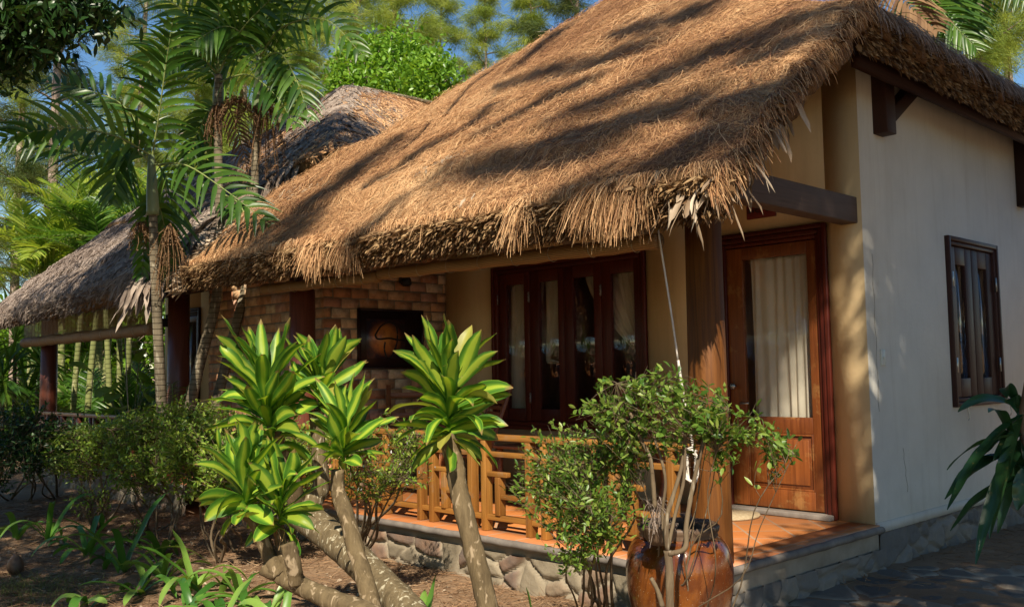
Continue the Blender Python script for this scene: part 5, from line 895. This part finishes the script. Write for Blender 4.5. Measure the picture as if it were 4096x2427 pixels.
# strap-leaved plants at the left
def strap_plant(label, x, y, D, n=60, L=.6, W=.06, H=1.2, mat='palm', z0=.05):
    c = at(x, y, D); t = thing('strap_plant', label, 'plant', (c[0], c[1], z0), 'dark strap-leaved plants left of the far porch'); k = K(); k.tube([(c[0], c[1], z0), (c[0]+.03, c[1], (c[2]+z0)/2), c], [.04, .035, .03], 8); k.build('stem', MT['drac_bark'], t, True); V, F, a = crown_leaves(c, (0, 0, 1), n, L, W, .25, low=-.5, droop=1.3, seed=x); a['u'] = a['u']; mesh('leaf_crown', V, F, MT[mat], t, a, True)
strap_plant('dark strap-leaved plant left of the dark porch post, upper crown', 60, 1400, 15.5, 60, .8); strap_plant('strap-leaved plant close beside the dark porch post', 150, 1480, 16.5, 50, .75); strap_plant('strap-leaved plant at the left edge below the roof', 10, 1560, 15, 60, .8); strap_plant('strap-leaved plant behind the dark bush', 110, 1620, 15.8, 50, .7)
# pale heart-leaved plant
c = at(530, 1600, 15.5); t = thing('broadleaf_plant', 'pale heart-leaved plant lit by sun in the porch opening', 'plant', (c[0], c[1], .05)); n = 22; B = c+rng.normal(size=(n, 3))*[.35, .35, .3]; V, F, a = blades(B, unit(rdir(n)+[.3, -.4, 0]), .30+.15*rng.random(n), .26, .8, 6, 4, .2, 'lance', roll=.4); mesh('leaves', V, F, MT['glossy_green'], t, a, True); V, F, a = tubes([A([[c[0], c[1], 0], (b+c)/2-[0, 0, .2], b]) for b in B], .008, 4); mesh('stems', V, F, MT['shaft'], t, a)
for i, (x, y) in enumerate([(690, 1560), (740, 1570), (610, 1650)]):
    c = at(x, y+60, 10.9); t = thing('seedling', ['feathery seedling left of the leaning trunks', 'feathery seedling between the leaning trunks and bricks', 'feathery seedling rising from the hedge'][i], 'seedling', (c[0], c[1], c[2]-.4)); P = A([c-[0, 0, .5], c, at(x+10*i, y-25, 10.9)]); V, F = tube_vf(smooth_path(P), .006, 5); mesh('stem', V, F, MT['rachis'], t); n = 40; u = np.linspace(.5, 1, n)[:, None]; B = P[0]*(1-u)+P[2]*u; V, F, a = blades(B, unit(A([[.7, .7, .3]])*np.where(np.arange(n) % 2, 1, -1)[:, None]+[0, 0, .5]+.2*rdir(n)), .10, .035, .6, 3, 2, .3, 'lance'); mesh('leaves', V, F, MT['shrub'], t, a, True)
# right-hand drooping plant
hub = A([at(4095, 1640, 5.0), at(4080, 1740, 5.0), at(4060, 1830, 5.05), at(4110, 1900, 4.9), at(4150, 1700, 5.1)]); t = thing('drooping_plant', 'dark plant with long wavy drooping leaves at the right edge by the wall', 'plant', (hub[0][0], hub[0][1], .05)); k = K(); k.tube(smooth_path([(hub[3][0]+.05, hub[3][1], .0), hub[3]+[.03, 0, 0], hub[1]+[.02, 0, 0], hub[0], hub[0]+[.05, .05, .3]]), .022, 8); k.build('stem', MT['twig'], t, True)
tgt = [(3850, 1605), (3960, 1590), (3800, 1980), (3860, 2130), (3920, 2240), (3990, 2140), (3810, 1900), (3870, 1790), (4000, 2000), (4050, 2100), (4090, 2200), (3930, 1950), (4040, 1950), (4096, 2050), (3980, 1850), (3900, 2050), (4020, 1700), (3960, 2010), (4070, 1900), (4100, 1500), (4000, 1560), (4120, 2000)]
V = []; parts = []
for i, (x, y) in enumerate(tgt):
    h = hub[i % len(hub)]; e = at(x, y, 4.75+.4*rng.random()); d = e-h; Lh = np.linalg.norm(d)*1.12; parts.append(blades([h+rng.normal(size=3)*.02], [unit(d)+A([0, 0, .55])], Lh, .062+.02*rng.random(), 1.3, 16, 4, .25, 'lance', roll=.5, wig=.035))
V, F, a = join(parts); mesh('leaves', V, F, MT['fern'], t, a, True)
# ================================================================ trees
def casuarina(name, label, H, mat, seed, nb=46, ncl=19, nn=42, grp=None, z0=.22, spread=2.6):
    r = np.random.default_rng(seed); t = thing(name, label, 'tree', (0, 0, 0), grp); P = np.stack([.25*np.sin(np.linspace(0, 3, 14)+seed), .2*np.cos(np.linspace(0, 4, 14)+seed*2), np.linspace(-.2, H, 14)], -1); P[0, :2] = P[1, :2]; P = smooth_path(P, 3); V, F = tube_vf(P, np.linspace(.17, .03, len(P)), 9); tk = mesh('trunk', V, F, MT['casuarina_bark'], t, smooth=True)
    br = []; B = []; D = []
    for i in range(nb):
        h = z0+(1-z0)*(i+.5)/nb; k = int(h*(len(P)-1)); b = P[k]; az = i*2.4+r.normal()*.4; L = spread*(1.12-h)**.6*(.6+.6*r.random()); el = .25+.55*r.random(); d = A([math.cos(az)*math.cos(el), math.sin(az)*math.cos(el), math.sin(el)]); tt = np.linspace(0, 1, 7)[:, None]; Q = b+d*L*tt+A([0, 0, -1])*L*.25*tt**2+r.normal(size=(7, 3))*.06*tt; br.append(Q)
        u = .25+.75*r.random(ncl); kk = np.minimum((u*6).astype(int), 5); c = Q[kk]+(Q[kk+1]-Q[kk])*(u*6-kk)[:, None]+r.normal(size=(ncl, 3))*[.22, .22, .12]
        B.append(np.repeat(c, nn, 0)+r.normal(size=(ncl*nn, 3))*[.09, .09, .07]); out = unit(r.normal(size=(ncl, 3))*[.8, .8, .5]+d*.9+[0, 0, .1]); D.append(unit(np.repeat(out, nn, 0)+r.normal(size=(ncl*nn, 3))*.38))
    V, F, a = tubes(br, [np.linspace(.035, .008, 7)]*len(br), 4); mesh('limbs', V, F, MT['casuarina_bark'], tk, a)
    B = np.concatenate(B); D = np.concatenate(D); n = len(B); V, F, a = blades(B, D, .26+.24*r.random(n), .0115, 1.5, 3, 1, 0, 'needle', roll=1.5, rnd=np.repeat(r.random(n//nn), nn)*.7+.3*r.random(n)); mesh('crown', V, F, MT[mat], t, a); return t
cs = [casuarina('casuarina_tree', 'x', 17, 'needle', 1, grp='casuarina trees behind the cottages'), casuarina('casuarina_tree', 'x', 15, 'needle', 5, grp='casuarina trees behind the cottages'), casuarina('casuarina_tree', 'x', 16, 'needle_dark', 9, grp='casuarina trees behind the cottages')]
TL = [(70, 27, 0, 'casuarina trunk in full sun at the left picture edge'), (240, 23, 2, 'dark casuarina with brown trunk seen above the low yellow palm'), (560, 33, 0, 'casuarina behind the upright palm frond'), (745, 28, 1, 'tall pale-trunked casuarina between the first two palms'), (870, 38, 0, 'casuarina right behind the second palm crown'), (985, 26, 1, 'casuarina behind the fruiting cluster of the third palm'), (1120, 34, 0, 'casuarina left of the far roof peak'), (1440, 32, 0, 'casuarina rising over the far roof peak'), (1270, 38, 1, 'casuarina in the gap right of the third palm'), (1960, 38, 0, 'thin casuarina above the middle of the roof slope'), (1600, 29, 1, 'yellowish casuarina over the bright green tree'), (1760, 36, 0, 'casuarina right of the bright green tree'), (2120, 33, 1, 'casuarina near the top of the roof slope'), (2330, 30, 2, 'dark casuarina touching the upper roof edge'), (3800, 30, 2, 'casuarina above the right hip of the roof'), (3960, 22, 1, 'casuarina with long bare limb at the right top corner'), (4090, 28, 0, 'casuarina at the right edge behind the roof'), (480, 50, 0, 'small distant casuarina behind the porch opening'), (830, 55, 0, 'faint casuarina between the second and third palm')]
for i, (x, D, j, lb) in enumerate(TL):
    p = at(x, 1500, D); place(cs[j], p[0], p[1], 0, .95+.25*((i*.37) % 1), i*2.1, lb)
for i in range(16):
    place(cs[i % 3], -30+i*3.4+1.2*math.sin(i*5), -17-5*((i*.618) % 1), 0, .8+.3*((i*.37) % 1), i*1.9, 'casuarina of the windbreak across the garden behind the viewpoint')['group'] = 'windbreak behind the viewpoint'  # tree row added out of view so panes mirror foliage instead of sky
def leafy_tree(name, label, cat, base, blobs, nc, nl, L, W, mat, bark='casuarina_bark', trunk_r=.16, spread=.22, up=.2, nlim=160, top_i=None):
    t = thing(name, label, cat, base); base = A(base); cen = A([b[0] for b in blobs]); rad = A([np.broadcast_to(b[1], 3) for b in blobs], float); top = cen.mean(0) if top_i is None else cen[top_i]; P = smooth_path([base-[0, 0, .2], base+(top-base)*.35+[.2, .1, 0], base+(top-base)*.7, top], 6); V, F = tube_vf(P, np.linspace(trunk_r, trunk_r*.4, len(P)), 10); tk = mesh('trunk', V, F, MT[bark], t, smooth=True)
    wgt = rad.prod(1)**(2/3.); pick = rng.choice(len(cen), nc, p=wgt/wgt.sum()); c = cen[pick]+rdir(nc)*rad[pick]*(rng.random(nc)**.4)[:, None]; lim = []
    for i in range(min(nc, nlim)):
        s = P[rng.integers(len(P)//2, len(P))]; tt = np.linspace(0, 1, 6)[:, None]; q = s+(c[i]-s)*tt; q[1:-1] += rng.normal(size=(4, 3))*np.linalg.norm(c[i]-s)*.05; lim.append(q)
    if lim: V, F, a = tubes(lim, [np.linspace(trunk_r*.22, .008, 6)]*len(lim), 4); mesh('limbs', V, F, MT[bark], tk, a)
    n = nc*nl; B = np.repeat(c, nl, 0)+rng.normal(size=(n, 3))*spread; D = unit(rdir(n)+A([0, 0, up])); V, F, a = blades(B, D, L*(.7+.6*rng.random(n)), W*(.8+.4*rng.random(n)), .5, 3, 2, .25, 'lance', roll=1.0, rnd=np.clip(np.repeat(rng.random(nc), nl)*.5+rng.random(n)*.5, 0, 1)); mesh('crown', V, F, MT[mat], t, a, True); return t
leafy_tree('broadleaf_tree', 'bright green leafy tree above the far roof ridge', 'tree', on_z(1560, 1640, .0)*0+A([*at(1560, 900, 26)[:2], 0]), [bl(1450, 290, 26, .9, .8), bl(1590, 240, 26.5, .9, .8), bl(1720, 300, 26, .8, .8), bl(1560, 400, 25.5, 1.4, .7), bl(1690, 420, 26, 1.0, .6), bl(1400, 370, 26, .7, .5)], 330, 34, .15, .08, 'bright')
leafy_tree('broadleaf_tree', 'dense green trees closing the view through the far porch', 'tree', A([*at(380, 1500, 34)[:2], 0]), [bl(100, 1400, 32, 3, 2.2), bl(400, 1300, 34, 3, 2.4), bl(700, 1450, 33, 3, 2.0), bl(250, 1560, 30, 2.5, 1)], 420, 34, .28, .13, 'bright')
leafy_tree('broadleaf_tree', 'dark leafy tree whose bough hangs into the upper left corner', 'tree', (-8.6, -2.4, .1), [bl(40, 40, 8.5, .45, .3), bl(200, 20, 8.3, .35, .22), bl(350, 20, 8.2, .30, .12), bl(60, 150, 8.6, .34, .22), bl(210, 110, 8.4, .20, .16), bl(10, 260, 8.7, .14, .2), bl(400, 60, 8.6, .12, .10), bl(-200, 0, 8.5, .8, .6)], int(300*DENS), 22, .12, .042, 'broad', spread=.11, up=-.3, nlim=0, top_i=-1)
# ---- shade trees behind and beside the camera: their boughs throw the dappled shadows
def lift(P, t): return A(P)+SUN*np.reshape(t, (-1, 1))
def roof_hit(x, y):
    d = ray(x, y); lo, hi = 3.0/FPX, 20.0/FPX
    ts = np.linspace(lo, hi, 500); Q = CAM+d*ts[:, None]; ins = (Q[:, 0] < -2.7) & (Q[:, 0] > -9.4) & (Q[:, 1] > 4.1) & (Q[:, 1] < 10); z = zf_all(Q[:, 0], Q[:, 1]); k = np.where(ins & (Q[:, 2] < z))[0]
    return Q[k[0]] if len(k) else None
STK = [([(1480, 95), (1620, 60), (1720, 20)], .13, 10), ([(1205, 220), (1330, 182), (1440, 165), (1570, 118)], .10, 10.5), ([(1320, 305), (1480, 252), (1600, 195), (1750, 135), (1860, 112)], .15, 11), ([(1050, 445), (1250, 388), (1420, 333), (1560, 300), (1690, 245)], .17, 11.5), ([(1140, 430), (1300, 402), (1450, 372)], .12, 11), ([(1700, 305), (1830, 262), (1920, 222), (2050, 172), (2190, 95)], .13, 10.5), ([(1620, 432), (1750, 352), (1870, 285), (1950, 242)], .10, 11), ([(1290, 525), (1450, 462), (1600, 412), (1700, 340)], .13, 12), ([(1780, 172), (1900, 132), (2060, 62)], .10, 10), ([(620, 600), (760, 500), (860, 430), (960, 350)], .16, 9), ([(500, 690), (640, 622), (740, 545)], .20, 9), ([(930, 330), (1050, 255), (1160, 190)], .10, 9.5), ([(1000, 480), (900, 560), (860, 600)], .06, 10), ([(1900, 60), (2000, 40), (2120, 25)], .10, 10), ([(1400, 60), (1330, 110), (1270, 160)], .08, 10), ([(1940, 330), (1860, 360), (1780, 395)], .07, 10), ([(880, 470), (1000, 400), (1120, 330), (1200, 260)], .05, 10), ([(1150, 345), (1300, 262), (1420, 215)], .06, 10)]
t = thing('shade_tree', 'tall casuarina beside the viewpoint whose boughs shade the near roof', 'tree', (6.8, .2, .0)); TR = smooth_path([(6.8, .2, -.2), (6.7, .3, 4), (6.4, .6, 8), (6.0, .8, 12), (5.6, 1.0, 16.5)], 6); V, F = tube_vf(TR, np.linspace(.24, .06, len(TR)), 12); tk = mesh('trunk', V, F, MT['casuarina_bark'], t, smooth=True); lim = []; lr = []; parts = []
for pts, wd, tt in STK:
    Q = [q for q in (roof_hit(x*1.6351, y*1.6351) for x, y in pts) if q is not None]
    if len(Q) < 2: continue
    Q = smooth_path(lift(Q, tt), 6); lim.append(Q); lr.append(np.full(len(Q), .018)); s = TR[-1]; e = Q[np.argmin(((Q-s)**2).sum(1))]; lim.append(smooth_path([s, (s+e)/2+[0, 0, .3], e], 4)); lr.append(np.linspace(.03, .012, 9)); Ls = np.linalg.norm(np.diff(Q, axis=0), axis=1).sum(); n = int(Ls*wd*4300)
    i = rng.integers(len(Q)-1, size=n); f = rng.random((n, 1)); env = (.35+.65*np.clip(1+wob(i*.9, i*0., int(wd*1000)+len(Q), 1.3), 0, 1.6))[:, None]; B = Q[i]*(1-f)+Q[i+1]*f+rng.normal(size=(n, 3))*wd*.8*env; parts.append(blades(B, unit(unit(Q[-1]-Q[0])*.9+rdir(n)*.6), .22+.12*rng.random(n), .014, .5, 2, 1, 0, 'needle', roll=1.5))
Q = [q for q in (roof_hit(x, y) for x, y in [(2150, 150), (2027, 246), (1854, 380), (1658, 565), (1468, 688), (1300, 805), (1150, 930)]) if q is not None]; Q = smooth_path(lift(Q, 6.5), 5); lim.append(Q); lr.append(np.linspace(.035, .012, len(Q)))
V, F, a = tubes(lim, lr, 6); mesh('limbs', V, F, MT['casuarina_bark'], tk, a, True); V, F, a = join(parts); mesh('crown', V, F, MT['needle_dark'], t, a)
def shade_crown(label, base, targets, tlo, thi, per, L, W, r=.2, spread=.16, mat='broad'):
    t = thing('shade_tree', label, 'tree', base); n = len(targets); C = A(targets)+SUN*(tlo+(thi-tlo)*rng.random(n))[:, None]; top = C.mean(0)-[0, 0, .6]; P = smooth_path([A(base)-[0, 0, .2], A(base)+(top-A(base))*.4+[.3, -.3, .5], top], 6); V, F = tube_vf(P, np.linspace(r, r*.4, len(P)), 10); tk = mesh('trunk', V, F, MT['casuarina_bark'], t, smooth=True)
    lim = [smooth_path([P[rng.integers(len(P)*2//3, len(P))], (top+c)/2+rng.normal(size=3)*.3, c], 3) for c in C[::7]]; V, F, a = tubes(lim, [np.linspace(.035, .006, len(q)) for q in lim], 4); mesh('limbs', V, F, MT['casuarina_bark'], tk, a); m_ = n*per; B = np.repeat(C, per, 0)+rng.normal(size=(m_, 3))*spread
    V, F, a = blades(B, rdir(m_), L*(.7+.6*rng.random(m_)), W, .4, 2, 2, .2, 'lance', roll=1.5); mesh('crown', V, F, MT[mat], t, a); return t
def tg_wall(n):
    y = 6.82+rng.random(n)*4.6; z = rng.random(n)*4.3; p = np.stack([np.full(n, -3.25), y, z], -1); g = wob(y, z, 301, 2.6); keep = (g < .60) | (z > 2.4) | (rng.random(n) < .25); keep &= ~((y < 7.0) & (z > .7) & (z < 2.3) & (rng.random(n) < .7)); return p[keep]
def tg_path(n):
    x = -3.3+rng.random(n)*4.3; y = 4.9+rng.random(n)*4.5; p = np.stack([x, y, 0*x+.1], -1); return p[(y > 5.6-.35*(x+3.3)) & ((wob(x, y, 305, 3) < .6))]
def tg_plinth(n):
    y = 5.2+rng.random(n)*1.6; return np.stack([np.full(n, -3.2), y, rng.random(n)*.36], -1)[(wob(y, y*0, 306, 6) < .8)]
tg = np.concatenate([tg_wall(2800), tg_path(1700), tg_plinth(160)]); shade_crown('leafy tree right of the viewpoint that keeps the side wall in shade', (5.2, 3.6, 0), tg, 8.5, 11, 9, .14, .08, .22)
def tg_left(n):
    x = -17+rng.random(n)*9.3; y = 2.2+rng.random(n)*2.6; z = rng.random(n)*3.4; z = np.where(rng.random(n) < .4, .1, z); p = np.stack([x, y, z], -1); lit = (x > -11.2) & (z < 1.6) & (z > .4); dapple = wob(x+.5*z, y-.6*z, 311, 2.4) > .22; return p[~lit & ~dapple & ~((x > -10.9) & (y > 3.7) & (z > .7)) & ~((x > -10.5) & (z > 1.6) & (rng.random(n) < .6))]
def tg_left2(n):
    x = -9.2+rng.random(n)*2.2; y = 1.6+rng.random(n)*2.0; return np.stack([x, y, 0*x], -1)[wob(x, y, 318, 3.2) < .15]
tg = np.concatenate([tg_left(2300), tg_left2(260)]); shade_crown('big leafy tree left of the viewpoint that shades the far cottage and palms', (-4.6, -5.2, 0), tg, 8.5, 11.5, 9, .15, .08, .3)
def tg_wallfar(n):
    x = -16+rng.random(n)*6.5; y = 5.5+rng.random(n)*3.3; z = zf_l_up(x, y); k = ((x < -12.4) | (wob(x, y, 320, 1.6) > .1)) & (y < 8.6); return np.stack([x, y, z], -1)[k]
tg = tg_wallfar(1300); shade_crown('second leafy tree behind the viewpoint shading the far roof', (-3.0, -8.0, 0), tg, 12, 14.5, 8, .17, .09, .25)
# garden shrubs behind the viewpoint, mirrored in the window panes
for i, (x, y, h) in enumerate([(-8.5, -5.5, 2.4), (-6.0, -6.5, 2.8), (-11.5, -4.5, 2.2), (-13.5, -7, 3.2), (-4.2, -8.5, 3.0), (-15.5, -3.5, 2.6), (-9.5, -3.6, 1.5), (-7.2, -4.4, 1.8), (-12.5, -9, 4.6), (-8.0, -9.5, 4.8), (-17, -7, 4.5), (-19.5, -4.5, 3.5)]):
    leafy_tree('garden_shrub', ['round green garden shrub reflected in the window', 'tall garden shrub reflected beside the window mullion', 'low garden shrub farther along the far garden bed', 'large garden shrub beyond the lawn', 'garden shrub at the end of the opposite bed', 'garden shrub opposite the far porch', 'small garden shrub nearest the near porch', 'small garden shrub in front of the tall one', 'tree-high shrub far across the lawn', 'tree-high shrub behind the tall garden shrub', 'tree-high shrub opposite the far cottage', 'broad shrub at the far end of the lawn'][i], 'shrub', (x, y, 0), [((x, y, h*.55), (1.1, 1.1, h*.45)), ((x+.5, y+.3, h*.75), .8)], 110, 24, .16, .055, 'bright', 'twig', .06, .14)
leafy_tree('broadleaf_tree', 'dense leafy tree out of view to the right of the side wall', 'tree', (4.6, 9.5, 0), [((4.4, 8.6, 3.2), (1.8, 2.4, 2.6)), ((4.8, 11.5, 4.2), (2.0, 2.4, 3.2)), ((4.2, 9.6, 7.0), (1.8, 2.4, 1.8))], 420, 22, .22, .10, 'broad')  # unseen tree added to block sky light from the side wall
leafy_tree('broadleaf_tree', 'leafy tree farther back beside the side path', 'tree', (3.6, 16.5, 0), [((3.4, 16, 3.5), (2.2, 2.2, 2.8)), ((3.8, 16, 7), (2, 2, 2))], 300, 22, .22, .10, 'broad')  # second unseen tree, added to hold more sky off the wall
# fronds drooping behind the right hip of the roof
c = at(3760, -260, 12.5); t = thing('coconut_palm', 'palm behind the roof hip with stiff hanging fronds', 'palm', (c[0], c[1], 0)); V, F = tube_vf(smooth_path([(c[0]+.3, c[1]+.2, -.2), (c[0]+.1, c[1], c[2]*.5), c]), .12, 10); mesh('trunk', V, F, MT['palm_bark'], t, smooth=True)
for pts, kw in (([(3760, -260, 12.5), (3700, -60, 12), (3780, 60, 11.6), (3900, 190, 11.4)], dict(mat='palm')), ([(3760, -260, 12.5), (3560, -150, 12), (3600, -20, 11.6), (3740, 120, 11.4)], dict(mat='palm_dead')), ([(3760, -260, 12.5), (3820, -80, 12.2), (3850, 60, 12.0), (3860, 170, 12)], dict(mat='palm')), ([(3760, -260, 12.5), (3900, -250, 12), (4050, -150, 11.6), (4150, 0, 11.4)], dict(mat='palm'))):
    Pf = P3(pts); frond_mesh('frond', Pf, .8, .045, 40, kw['mat'], t, N=unit(CAM-Pf.mean(0))*.6+A([0, 0, .5]))
